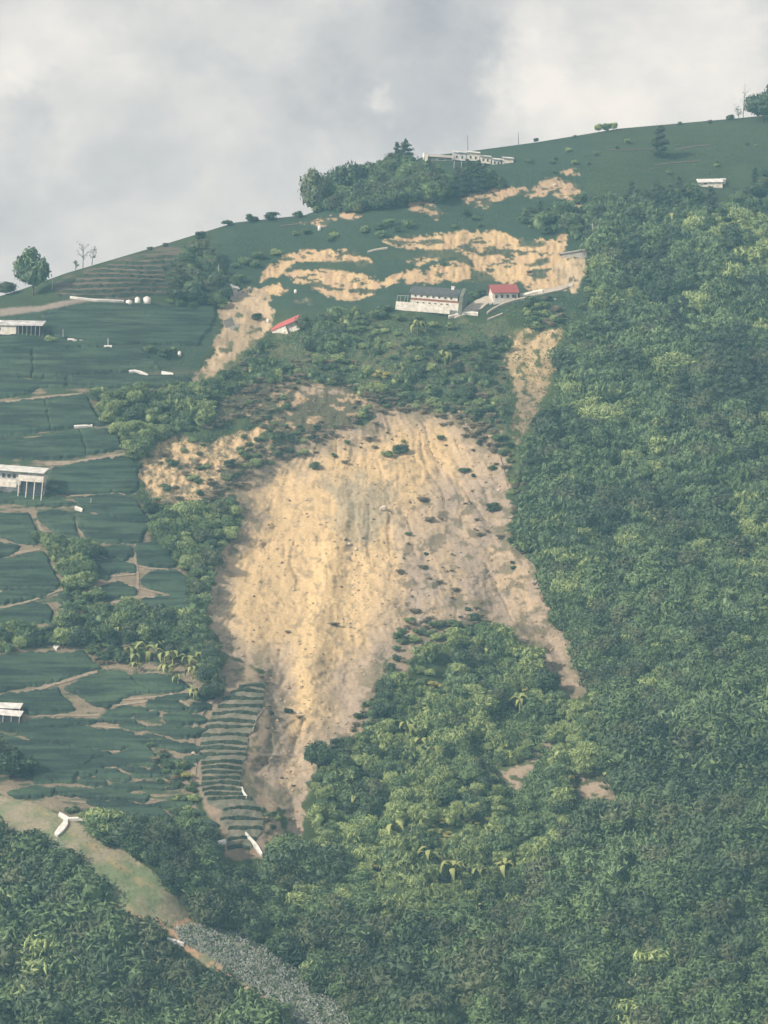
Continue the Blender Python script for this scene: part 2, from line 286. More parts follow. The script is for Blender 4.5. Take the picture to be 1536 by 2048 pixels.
def leaf_mat(name, dark, light, per_leaf=0.85):
    """leaf colour differs from plant to plant and, a little, over the hillside"""
    m = bpy.data.materials.new(name); m.use_nodes = True; t = m.node_tree
    p = t.nodes['Principled BSDF']; p.inputs['Roughness'].default_value = 0.55; p.inputs['Specular IOR Level'].default_value = 0.25
    oi = N(t, 'ShaderNodeObjectInfo'); g = N(t, 'ShaderNodeNewGeometry')
    n = N(t, 'ShaderNodeTexNoise', Scale=0.022, Detail=2.0); L(t, g.outputs['Position'], n.inputs['Vector'])
    
    a = N(t, 'ShaderNodeMath', operation='MULTIPLY_ADD'); L(t, oi.outputs['Random'], a.inputs[0]); a.inputs[1].default_value = 0.50; L(t, n.outputs['Fac'], a.inputs[2])
    b = N(t, 'ShaderNodeMath', operation='MULTIPLY_ADD'); L(t, g.outputs['Random Per Island'], b.inputs[0]); b.inputs[1].default_value = per_leaf; o0 = (1.0 - per_leaf) * 0.5; L(t, a.outputs[0], b.inputs[2])
    mid = tuple((x + y) / 2 for x, y in zip(dark, light))
    r = ramp(t, b.outputs[0], [(0.0, dark), (0.5, dark), (1.0, mid)]); r.color_ramp.elements[1].position = 0.62
    r2 = N(t, 'ShaderNodeMapRange'); L(t, b.outputs[0], r2.inputs['Value']); r2.inputs['From Min'].default_value = 1.25 - o0; r2.inputs['From Max'].default_value = 1.85 - o0
    mxn = N(t, 'ShaderNodeMix', data_type='RGBA'); L(t, r2.outputs[0], mxn.inputs['Factor']); L(t, r.outputs[0], mxn.inputs[6]); mxn.inputs[7].default_value = (*light, 1)
    L(t, mxn.outputs[2], p.inputs['Base Color'])
    return m
M = {}
M['white_wall'] = mat('white_wall', (0.72, 0.70, 0.64), 0.7, 0.3, (0.7, (0.46, 0.44, 0.39)))
M['white_roof'] = mat('white_roof', (0.72, 0.72, 0.70), 0.5, 0.4, (0.5, (0.44, 0.44, 0.42)))
M['old_roof'] = mat('old_roof', (0.66, 0.66, 0.66), 0.6, 0.3, (0.32, (0.24, 0.25, 0.27)))
M['plastic'] = mat('white_plastic', (0.74, 0.73, 0.70), 0.4, 0.5, (0.6, (0.56, 0.55, 0.52)))
M['slate'] = mat('dark_roof_sheet', (0.050, 0.060, 0.068), 0.6, 0.3, (0.6, (0.10, 0.105, 0.105)))
M['red_roof'] = mat('red_roof_sheet', (0.37, 0.085, 0.085), 0.55, 0.4, (0.8, (0.25, 0.075, 0.07)))
M['pink_roof'] = mat('faded_red_roof', (0.47, 0.11, 0.10), 0.55, 0.4, (0.7, (0.37, 0.085, 0.085)))
M['brick'] = mat('red_brown_band', (0.27, 0.12, 0.075), 0.8, 0.2, (1.2, (0.20, 0.09, 0.06)))
M['glass'] = mat('dark_window', (0.03, 0.04, 0.05), 0.15, 0.5)
M['dark'] = mat('dark_opening', (0.035, 0.04, 0.045), 0.8, 0.2)
M['concrete'] = mat('concrete', (0.40, 0.385, 0.36), 0.85, 0.2, (0.5, (0.27, 0.26, 0.245)), 0.15, 1.0)
M['road'] = mat('pale_road', (0.46, 0.42, 0.36), 0.9, 0.15, (0.4, (0.33, 0.30, 0.26)), 0.2, 1.5)
M['dirt'] = mat('trodden_dirt', (0.31, 0.26, 0.20), 0.95, 0.1, (0.5, (0.22, 0.185, 0.14)), 0.2, 1.5)
M['green_wall'] = mat('grey_green_wall', (0.16, 0.185, 0.155), 0.8, 0.2, (0.6, (0.11, 0.13, 0.11)))
M['pole'] = mat('pole_metal', (0.42, 0.42, 0.41), 0.6, 0.4)
M['darkpole'] = mat('dark_pole', (0.10, 0.105, 0.11), 0.7, 0.3)
M['clod'] = mat('soil_clod', (0.42, 0.335, 0.22), 0.9, 0.1, (0.3, (0.30, 0.235, 0.16)))
M['rock'] = mat('pale_rock', (0.62, 0.56, 0.46), 0.9, 0.2, (0.8, (0.48, 0.42, 0.33)), 0.2, 1.5)
M['bark'] = mat('bark', (0.16, 0.13, 0.10), 0.9, 0.1, (2.0, (0.10, 0.08, 0.06)))
M['dead'] = mat('dead_wood', (0.33, 0.29, 0.24), 0.9, 0.1)
M['leaf_dark'] = leaf_mat('leaf_dark', (0.013, 0.030, 0.019), (0.095, 0.148, 0.078), 0.8)
M['leaf_mid'] = leaf_mat('leaf_mid', (0.019, 0.044, 0.023), (0.170, 0.255, 0.110))
M['leaf_olive'] = leaf_mat('leaf_olive', (0.028, 0.042, 0.023), (0.145, 0.18, 0.095), 0.7)
M['leaf_light'] = leaf_mat('leaf_light', (0.036, 0.076, 0.031), (0.38, 0.475, 0.19), 0.90)
M['leaf_bamboo'] = leaf_mat('leaf_bamboo', (0.028, 0.066, 0.035), (0.25, 0.36, 0.18))
M['leaf_cedar'] = leaf_mat('leaf_cedar', (0.013, 0.026, 0.019), (0.070, 0.105, 0.062))
M['leaf_banana'] = leaf_mat('leaf_banana', (0.10, 0.145, 0.04), (0.36, 0.38, 0.14))
M['leaf_yellow'] = leaf_mat('leaf_yellow', (0.20, 0.22, 0.06), (0.50, 0.46, 0.16))
M['leaf_brown'] = leaf_mat('leaf_brown', (0.125, 0.115, 0.078), (0.27, 0.225, 0.155))
M['leaf_pale'] = leaf_mat('leaf_pale', (0.14, 0.165, 0.14), (0.42, 0.45, 0.41))
M['tea'] = mat('tea_leaf', (0.036, 0.072, 0.046), 0.6, 0.2, (0.05, (0.058, 0.096, 0.056)), 0.35, 1.6)
def furrows(m, dark, sx, sz):
    t = m.node_tree; p = t.nodes['Principled BSDF']; g = N(t, 'ShaderNodeNewGeometry'); mpn = N(t, 'ShaderNodeMapping'); mpn.inputs['Scale'].default_value = (sx, sx * .3, sz); L(t, g.outputs['Position'], mpn.inputs['Vector'])
    n = N(t, 'ShaderNodeTexNoise', Scale=1.0, Detail=4.0, Roughness=0.6); L(t, mpn.outputs[0], n.inputs['Vector']); src = p.inputs['Base Color'].links[0].from_socket
    mr = N(t, 'ShaderNodeMapRange'); L(t, n.outputs['Fac'], mr.inputs['Value']); mr.inputs['From Min'].default_value = 0.42; mr.inputs['From Max'].default_value = 0.60; mr.inputs['To Min'].default_value = 0.95; mr.inputs['To Max'].default_value = 0
    mxn = N(t, 'ShaderNodeMix', data_type='RGBA'); L(t, mr.outputs[0], mxn.inputs['Factor']); L(t, src, mxn.inputs[6]); mxn.inputs[7].default_value = (*dark, 1); L(t, mxn.outputs[2], p.inputs['Base Color'])
furrows(M['tea'], (0.014, 0.029, 0.023), 0.045, 0.62)
M['crop'] = mat('dry_crop', (0.095, 0.110, 0.076), 0.6, 0.2, (0.22, (0.205, 0.188, 0.145)), 0.30, 1.4)
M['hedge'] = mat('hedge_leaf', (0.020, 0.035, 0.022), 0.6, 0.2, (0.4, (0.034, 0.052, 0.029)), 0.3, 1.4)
M['terrace'] = mat('dull_terrace_weeds', (0.085, 0.075, 0.058), 0.8, 0.15, (0.12, (0.135, 0.108, 0.086)), 0.3, 1.4)
def ground_mat():
    m = bpy.data.materials.new('ground_cover'); m.use_nodes = True; t = m.node_tree
    p = t.nodes['Principled BSDF']; p.inputs['Roughness'].default_value = 0.9; p.inputs['Specular IOR Level'].default_value = 0.1
    at_ = N(t, 'ShaderNodeAttribute', attribute_name='cover'); g = N(t, 'ShaderNodeNewGeometry')
    n = N(t, 'ShaderNodeTexNoise', Scale=0.9, Detail=5.0, Roughness=0.7); L(t, g.outputs['Position'], n.inputs['Vector'])
    r = N(t, 'ShaderNodeMapRange'); L(t, n.outputs['Fac'], r.inputs['Value']); r.inputs['From Min'].default_value = 0.25; r.inputs['From Max'].default_value = 0.75; r.inputs['To Min'].default_value = 0.72; r.inputs['To Max'].default_value = 1.22
    vm = N(t, 'ShaderNodeVectorMath', operation='SCALE'); L(t, at_.outputs['Color'], vm.inputs[0]); L(t, r.outputs[0], vm.inputs['Scale']); L(t, vm.outputs[0], p.inputs['Base Color'])
    b = N(t, 'ShaderNodeBump', Strength=0.8, Distance=0.35); n3 = N(t, 'ShaderNodeTexNoise', Scale=0.7, Detail=6.0, Roughness=0.72); L(t, g.outputs['Position'], n3.inputs['Vector']); L(t, n3.outputs['Fac'], b.inputs['Height']); L(t, b.outputs[0], p.inputs['Normal'])
    return m
M['ground'] = ground_mat()

# ------------------------------------------------------------------ object helpers
def tag(o, label=None, cat=None, group=None, kind=None):
    if label: o['label'] = label
    if cat: o['category'] = cat
    if group: o['group'] = group
    if kind: o['kind'] = kind
    return o
def mesh_np(name, verts, faces, material, smooth=True, parent=None):
    """one mesh object from numpy arrays (faces: n x 3 or n x 4)"""
    me = bpy.data.meshes.new(name); nv = len(verts); faces = np.asarray(faces); nf, k = faces.shape
    me.vertices.add(nv); me.vertices.foreach_set('co', np.asarray(verts, np.float32).ravel())
    me.loops.add(nf * k); me.loops.foreach_set('vertex_index', faces.astype(np.int32).ravel())
    me.polygons.add(nf); me.polygons.foreach_set('loop_start', np.arange(0, nf * k, k, dtype=np.int32)); me.polygons.foreach_set('loop_total', np.full(nf, k, np.int32))
    me.polygons.foreach_set('use_smooth', np.full(nf, smooth, bool))
    me.update(); me.validate(); me.materials.append(material)
    o = bpy.data.objects.new(name, me); C.objects.link(o)
    if parent: o.parent = parent
    return o
class MB:
    """collects simple shapes and links them as ONE mesh object"""
    def __init__(s): s.v = []; s.f = []
    def add(s, vs, fs):
        b = len(s.v); s.v += [tuple(q) for q in vs]; s.f += [tuple(b + i for i in q) for q in fs]; return s
    def box(s, x0, x1, y0, y1, z0, z1):
        return s.add([(x0,y0,z0),(x1,y0,z0),(x1,y1,z0),(x0,y1,z0),(x0,y0,z1),(x1,y0,z1),(x1,y1,z1),(x0,y1,z1)], [(3,2,1,0),(4,5,6,7),(0,1,5,4),(1,2,6,5),(2,3,7,6),(3,0,4,7)])
    def prism(s, prof, x0, x1):
        """profile of (y, z) points, extruded along x"""
        n = len(prof); vs = [(x0, y, z) for y, z in prof] + [(x1, y, z) for y, z in prof]
        fs = [tuple(range(n)), tuple(range(2 * n - 1, n - 1, -1))] + [(i, i + n, (i + 1) % n + n, (i + 1) % n) for i in range(n)]
        return s.add(vs, fs)
    def tube(s, pts, r0, r1=None, n=6):
        r1 = r0 if r1 is None else r1; pts = [Vector(p) for p in pts]; vs = []; fs = []
        for i, p in enumerate(pts):
            d = (pts[min(i + 1, len(pts) - 1)] - pts[max(i - 1, 0)]).normalized(); a = d.orthogonal().normalized(); b = d.cross(a)
            r = r0 + (r1 - r0) * i / max(len(pts) - 1, 1)
            vs += [p + (a * math.cos(2 * math.pi * k / n) + b * math.sin(2 * math.pi * k / n)) * r for k in range(n)]
        for i in range(len(pts) - 1):
            for k in range(n): fs.append((i * n + k, i * n + (k + 1) % n, (i + 1) * n + (k + 1) % n, (i + 1) * n + k))
        fs += [tuple(range(n - 1, -1, -1)), tuple(range((len(pts) - 1) * n, len(pts) * n))]
        return s.add(vs, fs)
    def build(s, name, material, parent=None, smooth=False):
        me = bpy.data.meshes.new(name); me.from_pydata([tuple(q) for q in s.v], [], s.f); me.update()
        if smooth: me.polygons.foreach_set('use_smooth', [True] * len(me.polygons))
        me.materials.append(material); o = bpy.data.objects.new(name, me); C.objects.link(o)
        if parent: o.parent = parent
        return o
def empty(name, loc, yaw=0.0, roll=0.0):
    o = bpy.data.objects.new(name, None); C.objects.link(o); o.location = loc; o.rotation_euler = (0, roll, yaw); o.empty_display_size = 0.5
    return o

# ------------------------------------------------------------------ the hillside
us = np.concatenate([np.linspace(-900, -40, 44), np.linspace(-20, 1556, 640), np.linspace(1576, 2450, 44)])
tt = np.concatenate([np.linspace(0, 1, 730)])
vv_end = 2100.0
UU = np.repeat(us[:, None], len(tt) + 8, 1)
cv = crest(us)[:, None]
VV = cv + (vv_end - cv) * tt[None, :]
VV = np.concatenate([VV, np.repeat(np.array([2120, 2160, 2220, 2300, 2400, 2500, 2600, 2700.])[None, :], len(us), 0)], 1)
PP = P(UU.ravel(), VV.ravel()).reshape(UU.shape + (3,))
COL = ground_colour(UU.ravel(), VV.ravel()).reshape(UU.shape + (3,))
# behind the crest the ground falls away; in front it runs down to the valley floor and up to the near slope
top = PP[:, :1, :]
back = np.concatenate([top + np.array([0, d, -h]) for d, h in [(420, 330), (260, 190), (140, 90), (60, 32), (25, 10), (8, 2.0)]], 1)
low = PP[:, -1:, :]
zb = -205.0
fr = []
for yy, zz in [(560, zb), (380, zb - 2), (260, -160), (120, -70), (30, -14), (0, -1.7), (-40, -1.5)]:
    q = low.copy(); q[..., 0] = low[..., 0] * (1 if yy > 400 else 0.75 + 0.25 * yy / 400 if yy > 0 else 0.75); q[..., 1] = yy; q[..., 2] = zz; fr.append(q)
fr = np.concatenate(fr, 1)
ALL = np.concatenate([back, PP, fr], 1); nb, nfv = back.shape[1], fr.shape[1]
COLA = np.concatenate([np.repeat(COL[:, :1], nb, 1), COL, np.repeat(np.array([[[0.045, 0.07, 0.03]]]), len(us), 0).repeat(nfv, 1)], 1)
nu, nvv = ALL.shape[:2]
idx = np.arange(nu * nvv).reshape(nu, nvv)
quads = np.stack([idx[:-1, :-1], idx[:-1, 1:], idx[1:, 1:], idx[1:, :-1]], -1)
# which structure each face belongs to
cu = np.zeros((nu - 1, nvv - 1)); cvv = np.full((nu - 1, nvv - 1), -999.0)
cu[:] = (us[:-1, None] + us[1:, None]) / 2
cvv[:, nb:nb + VV.shape[1] - 1] = (VV[:-1, :-1] + VV[1:, 1:]) / 2
own = np.zeros(cu.shape, int)
wob = (fbm(cu / 28, cvv / 22, 73, 3) - .5) * 16
own[(sdf(MAIN, cu, cvv) + wob) > 0] = 1
own[(np.maximum(sdf_any(UPPER + [CASCADE], cu, cvv, 30), -30) + wob * .6) > 0] = 2
own[(sdf(CHUTE, cu, cvv, 30) + wob * .6) > 0] = 3
own[(sdf(CHUTE2, cu, cvv, 30) + wob * .6) > 0] = 4
own[sdf(GRASS_RIDGE, cu, cvv) > 0] = 5
own[sdf(ROAD_UP, cu, cvv) > 0] = 6
flatv = ALL.reshape(-1, 3); flatc = COLA.reshape(-1, 3)
for k, nm in enumerate(['hillside', 'landslide_scar', 'head_scarp', 'soil_chute', 'soil_chute', 'grass_ridge', 'dirt_road']):
    q = quads[own == k]
    if not len(q): continue
    used, inv = np.unique(q.ravel(), return_inverse=True)
    o = mesh_np(nm, flatv[used], inv.reshape(-1, 4), M['ground'])
    ca = o.data.color_attributes.new('cover', 'FLOAT_COLOR', 'POINT')
    ca.data.foreach_set('color', np.concatenate([flatc[used], np.ones((len(used), 1))], 1).astype(np.float32).ravel())
    o['kind'] = 'structure'

# ------------------------------------------------------------------ haze
def haze():
    lo = flatv.min(0) - 5; hi = flatv.max(0) + 5
    b = MB().box(lo[0] - 30, hi[0] + 30, min(lo[1], -60), hi[1] + 30, lo[2] - 1, flatv[:, 2].max() + 30)
    m = bpy.data.materials.new('air'); m.use_nodes = True; t = m.node_tree; t.nodes.clear()
    vol = N(t, 'ShaderNodeVolumePrincipled'); vol.inputs['Color'].default_value = (0.39, 0.75, 1.0, 1); vol.inputs['Absorption Color'].default_value = (1, 1, 1, 1); vol.inputs['Density'].default_value = 0.00017; vol.inputs['Anisotropy'].default_value = 0.0
    out = N(t, 'ShaderNodeOutputMaterial'); L(t, vol.outputs[0], out.inputs['Volume'])
    tag(b.build('haze', m), 'thin blue haze between the viewer and the far hillside', None, None, 'stuff')
haze()
# ------------------------------------------------------------------ tea plots
def draped(name, poly, material, height=1.0, step=2.4, ripple=0.22, seed=0, edge=4.0, parent=None, pu=0.012, pv=0.22, grow=0.0):
    """a low hedge-like sheet of bushes lying on the hillside inside an outline"""
    p = np.array(poly, float); u0, v0 = p.min(0) - 4; u1, v1 = p.max(0) + 4; wob = 6.0 if name.startswith('tea') else 1.6
    n1_ = max(int((u1 - u0) / step), 6); n2_ = max(int((v1 - v0) / (step * 0.6)), 6)
    gu, gv = np.meshgrid(np.linspace(u0, u1, n1_), np.linspace(v0, v1, n2_), indexing='ij')
    d = sdf(poly, gu.ravel(), gv.ravel(), 40).reshape(gu.shape) + (fbm(gu / 9, gv / 6, seed + 301, 2) - 0.5) * wob + grow
    base = P(gu.ravel(), gv.ravel()).reshape(gu.shape + (3,))
    hgt = -0.5 + (height + 0.5) * sstep(-1.2, edge, d) + ripple * 2 * (fbm(gu * pu, gv * pv, seed + 311, 3) - 0.5) + 0.25 * (fbm(gu / 7, gv / 5, seed + 321, 2) - 0.5)
    pos = base.copy(); pos[..., 2] += hgt; pos[..., 1] -= 0.35 * hgt
    keep = np.maximum.reduce([d[:-1, :-1], d[1:, :-1], d[1:, 1:], d[:-1, 1:]]) > -0.8
    ix = np.arange(gu.size).reshape(gu.shape)
    q = np.stack([ix[:-1, :-1], ix[:-1, 1:], ix[1:, 1:], ix[1:, :-1]], -1)[keep]
    if not len(q): return None
    used, inv = np.unique(q.ravel(), return_inverse=True)
    return mesh_np(name, pos.reshape(-1, 3)[used], inv.reshape(-1, 4), material, True, parent)
TEA = [
 ([(84,630),(165,613),(300,611),(400,618),(430,612),(425,650),(395,690),(350,690),(270,688),(200,688),(170,682),(122,678),(98,664),(88,650)], 'broad dark tea plot right of the blotchy roofed house, below the white water tanks'),
 ([(-120,672),(0,672),(55,669),(110,683),(195,692),(195,697),(0,700),(-120,700)], 'thin dark tea strip just under the blotchy roofed house'),
 ([(-120,703),(0,703),(63,701),(63,754),(0,753),(-120,750)], 'small square tea plot at the left edge beside the dark dividing line'),
 ([(68,701),(200,699),(280,702),(316,735),(255,744),(190,747),(130,751),(68,757)], 'long dark tea plot right of the dividing line, ending at the bushy hollow'),
 ([(-120,760),(0,760),(70,764),(130,758),(130,770),(75,775),(60,786),(0,797),(-120,800)], 'narrow tea plot at the left edge above the first brown path'),
 ([(140,755),(190,752),(260,750),(380,759),(378,772),(300,774),(200,774),(140,771)], 'thin tea strip with a white sheet on its upper edge, left of the soil chute'),
 ([(-120,808),(0,809),(60,802),(88,801),(100,860),(60,866),(0,875),(-120,880)], 'tea plot at the left edge between two brown paths, above the white veranda house'),
 ([(91,800),(160,793),(172,793),(185,825),(207,850),(150,855),(103,862)], 'tea plot with a slanting right side against the green thicket'),
 ([(-120,886),(0,883),(50,880),(105,872),(150,863),(158,862),(172,908),(120,917),(60,918),(0,917),(-120,915)], 'wide tea plot directly above the roof of the white veranda house'),
 ([(161,861),(208,860),(230,870),(245,897),(210,904),(174,908)], 'five sided tea plot wedged between path and thicket above the long brown path'),
 ([(98,952),(110,938),(160,930),(200,923),(265,913),(275,940),(272,984),(230,984),(190,987),(140,989),(100,984)], 'large tea plot right of the white veranda house, in its shadow at one end'),
 ([(-120,988),(0,988),(30,988),(90,998),(150,1010),(80,1013),(60,1011),(0,1005),(-120,1000)], 'sliver of tea below the white veranda house'),
 ([(150,998),(235,991),(270,1003),(300,1046),(262,1047),(220,1031),(160,1017)], 'tea plot with a pole in it above a curved dark gap'),
 ([(-120,1030),(0,1031),(55,1031),(62,1040),(75,1075),(70,1088),(35,1085),(0,1072),(-120,1060)], 'rounded tea plot at the left edge under the brown forked path'),
 ([(77,1028),(130,1024),(145,1035),(152,1060),(155,1088),(135,1088),(115,1070),(95,1050),(80,1040)], 'wedge shaped tea plot between two branches of the brown forked path'),
 ([(153,1030),(200,1031),(250,1046),(300,1053),(285,1070),(283,1083),(200,1086),(180,1080),(160,1056)], 'broad tea plot with a white sheet at its top left corner'),
 ([(-120,1085),(0,1089),(40,1093),(30,1105),(5,1114),(0,1117),(-120,1120)], 'small pointed tea plot at the left edge beside grey rubble path'),
 ([(-120,1128),(0,1123),(85,1106),(95,1115),(105,1145),(118,1168),(115,1177),(60,1179),(0,1177),(-120,1180)], 'big tea plot with dark cross furrows at the left edge, left of the shrub strip'),
 ([(-120,1188),(0,1188),(60,1183),(108,1183),(85,1193),(30,1204),(0,1209),(-120,1212)], 'narrow curved tea strip along the pale broken path'),
 ([(-120,1225),(0,1221),(70,1208),(95,1213),(105,1225),(100,1245),(0,1248),(-120,1250)], 'tea plot under the pale broken path with a hedge of shrubs below it'),
 ([(120,1187),(135,1184),(145,1205),(130,1211),(116,1201)], 'tiny tea plot tucked against the shrub strip at the end of the pale path'),
 ([(200,1100),(240,1093),(262,1096),(266,1112),(250,1121),(225,1116),(196,1106)], 'small leaf shaped tea plot ringed by brown paths'),
 ([(272,1091),(310,1086),(335,1105),(355,1130),(340,1136),(300,1132),(276,1127)], 'tea plot right of the thin white path, touching the pale green thicket'),
 ([(186,1126),(230,1123),(270,1131),(272,1142),(225,1147),(214,1158),(186,1154)], 'oblong tea plot below the leaf shaped one'),
 ([(283,1160),(300,1146),(350,1144),(375,1160),(375,1190),(360,1194),(300,1177),(281,1170)], 'rounded square tea plot right of the path crossing'),
 ([(200,1176),(240,1169),(270,1179),(271,1189),(215,1202),(205,1190)], 'tea plot left of the path crossing, above a forked sandy path'),
 ([(285,1201),(350,1193),(380,1196),(392,1220),(395,1243),(340,1234),(330,1218),(286,1212)], 'lowest tea plot beside the slide, above the dark shrubs with bananas'),
 ([(-120,1318),(0,1314),(60,1309),(105,1306),(120,1314),(165,1303),(190,1330),(198,1337),(150,1351),(110,1364),(50,1374),(0,1384),(-120,1395)], 'large furrowed tea plot below the shrub hedge at the left edge'),
 ([(-120,1400),(0,1394),(60,1386),(115,1379),(120,1392),(140,1408),(150,1419),(120,1424),(60,1429),(45,1414),(0,1407),(-120,1405)], 'tea plot above the two long white roofs'),
 ([(130,1379),(170,1356),(235,1346),(255,1351),(275,1370),(298,1384),(260,1391),(245,1399),(215,1417),(190,1411),(165,1395),(145,1385)], 'tea plot left of the banana clump with terraced furrows'),
 ([(260,1353),(300,1351),(350,1356),(375,1375),(350,1384),(302,1383),(277,1368)], 'smooth tea plot directly under the banana plants'),
 ([(50,1446),(70,1439),(150,1443),(205,1443),(160,1452),(120,1457),(80,1457)], 'small tea strip right of the two long white roofs'),
 ([(-120,1446),(0,1449),(40,1451),(100,1460),(160,1453),(200,1463),(245,1463),(290,1478),(298,1485),(270,1496),(230,1501),(180,1499),(100,1486),(65,1479),(30,1463),(0,1457),(-120,1452)], 'long smooth tea plot tapering to the right, below the white roofs'),
 ([(-120,1468),(0,1472),(35,1479),(65,1486),(130,1494),(180,1503),(225,1508),(185,1519),(160,1539),(145,1564),(70,1566),(60,1540),(30,1520),(0,1500),(-120,1490)], 'largest smooth tea plot, beside the dark tree at the left edge'),
 ([(232,1510),(290,1491),(320,1525),(310,1532),(250,1534),(200,1531),(182,1524)], 'tea plot under the thin pale diagonal path'),
 ([(110,1576),(180,1581),(300,1594),(292,1602),(180,1596),(112,1589)], 'thin tea strip above the sandy bank, left of the bushes'),
 ([(175,1604),(260,1607),(330,1626),(345,1648),(300,1639),(250,1626),(190,1613)], 'lowest tea plot, curving down to the trees behind the white tarp'),
 ([(15,1586),(70,1576),(108,1581),(103,1592),(40,1598)], 'small tea strip on the rim above the grassy spur'),
 ([(150,1542),(190,1524),(205,1536),(190,1548),(165,1556)], 'small tea patch right of the dark zigzag gap'),
]
for k, (poly, label) in enumerate(TEA):
    o = draped('tea_plot', poly, M['tea'], 1.0, seed=k, grow=2.8, ripple=0.34 if any(w in label for w in ('furrow', 'terraced')) else 0.26)
    tag(o, label, 'tea plot', 'tea plots on the left slope')
def extremes(lab, ids, fx, fy, fs):
    """tell look-alikes apart by their place among their own kind"""
    ids = list(ids); out = {}
    for rank in ('', 'second '):
        for word, fn in (('topmost', fy), ('lowest', lambda i: -fy(i)), ('leftmost', fx), ('rightmost', lambda i: -fx(i)), ('largest', lambda i: -fs(i)), ('smallest', fs)):
            if len(ids) > 1: j = min(ids, key=fn); ids.remove(j); out[j] = rank + word + ' ' + lab
    return out
strips = [(250,1425,72,13),(330,1412,64,15),(365,1438,72,15),(378,1468,62,14),(330,1462,52,11),(238,1441,60,9),(398,1416,40,11),(340,1490,50,11),(372,1498,52,13),(300,1548,60,9),(228,1556,54,10),(190,1566,44,10),(240,1577,76,10),(310,1572,70,9),(352,1530,54,13),(292,1432,40,8),(308,1478,36,8),(270,1455,44,7),(350,1396,60,8),(405,1395,36,9),(355,1556,40,9),(390,1520,36,10),(270,1540,40,7),(215,1545,40,7),(345,1610,70,9),(385,1625,40,10),(410,1650,40,12),(345,1452,34,7)]
slab = 'narrow broken tea strip among bare dirt left of the crop rows'; snames = extremes(slab, range(len(strips)), lambda i: strips[i][0], lambda i: strips[i][1], lambda i: strips[i][2] * strips[i][3])
for k, (cx, cy, w, h) in enumerate(strips):
    n = 12; poly = [(cx + w * .62 * math.cos(a) * (1 + .12 * math.sin(3 * a + k)), cy + h * .66 * math.sin(a) + 0.06 * w * math.cos(a) * (1 if k % 3 else -1)) for a in [2 * math.pi * i / n for i in range(n)]]
    o = draped('tea_strip', poly, M['tea'], 0.9, 2.2, 0.2, 60 + k, grow=2.5)
    tag(o, snames.get(k, slab), 'tea plot', 'narrow tea strips left of the crop rows')
# ------------------------------------------------------------------ ribbed crop rows on the terraced strip
rows = [(1366,500,533),(1378,478,530),(1388,462,528),(1403,446,527),(1418,436,524),(1432,424,514),(1448,416,512),(1460,410,512),(1476,405,497),(1492,401,495),(1503,398,492),(1515,398,494),(1530,402,484),(1541,402,484),(1551,404,482),(1562,404,480),(1573,402,482),(1584,404,484),(1594,408,486),(1603,414,505),(1623,446,524),(1644,440,528),(1662,456,526),(1683,456,512),(1700,456,500)]
plot = empty('terraced_plot', at(455, 1530)); tag(plot, 'tall strip of ribbed green crop rows at the left foot of the landslide', 'crop terraces')
def child_world(o, root):
    o.parent = root; o.matrix_parent_inverse = Matrix.Translation(root.location).inverted()
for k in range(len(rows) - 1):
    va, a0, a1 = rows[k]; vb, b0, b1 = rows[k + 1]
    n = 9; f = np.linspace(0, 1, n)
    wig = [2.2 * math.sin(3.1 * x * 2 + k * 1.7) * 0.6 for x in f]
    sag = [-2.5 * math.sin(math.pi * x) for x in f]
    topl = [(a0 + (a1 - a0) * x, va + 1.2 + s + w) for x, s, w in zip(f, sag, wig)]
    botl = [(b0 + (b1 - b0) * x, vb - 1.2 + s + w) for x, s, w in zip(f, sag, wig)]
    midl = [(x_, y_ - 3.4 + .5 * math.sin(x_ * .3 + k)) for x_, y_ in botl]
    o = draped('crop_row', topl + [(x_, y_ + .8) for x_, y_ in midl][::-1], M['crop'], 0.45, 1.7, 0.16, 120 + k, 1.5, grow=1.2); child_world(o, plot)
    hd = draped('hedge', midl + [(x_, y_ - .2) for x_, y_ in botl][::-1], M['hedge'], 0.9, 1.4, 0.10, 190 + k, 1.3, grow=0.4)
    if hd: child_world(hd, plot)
up = empty('terraced_plot', at(270, 545)); tag(up, 'dull brown and green stepped terraces on the skyline at the left', 'crop terraces')
for k in range(9):
    vL = 590 - 9.5 * k; tilt = 4
    uL = [110, 125, 138, 150, 165, 185, 215, 250, 290][k]; uR = [330, 372, 388, 400, 408, 412, 410, 400, 380][k]
    f = np.linspace(0, 1, 10)
    tl = [(uL + (uR - uL) * x, max(vL - 5.5 + 2.2 * math.sin(5 * x + k), crest(uL + (uR - uL) * x) + 3)) for x in f]; bl = [(uL + (uR - uL) * x, max(vL + 0.5 + 2.2 * math.sin(5 * x + k), crest(uL + (uR - uL) * x) + 6)) for x in f]
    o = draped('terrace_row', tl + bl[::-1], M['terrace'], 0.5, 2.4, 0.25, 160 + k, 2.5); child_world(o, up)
    hd = draped('hedge', [(x_, y_ - .4) for x_, y_ in bl] + [(x_, y_ + 3.2) for x_, y_ in bl][::-1], M['hedge'], 1.0, 1.8, 0.15, 220 + k, 1.6); child_world(hd, up)

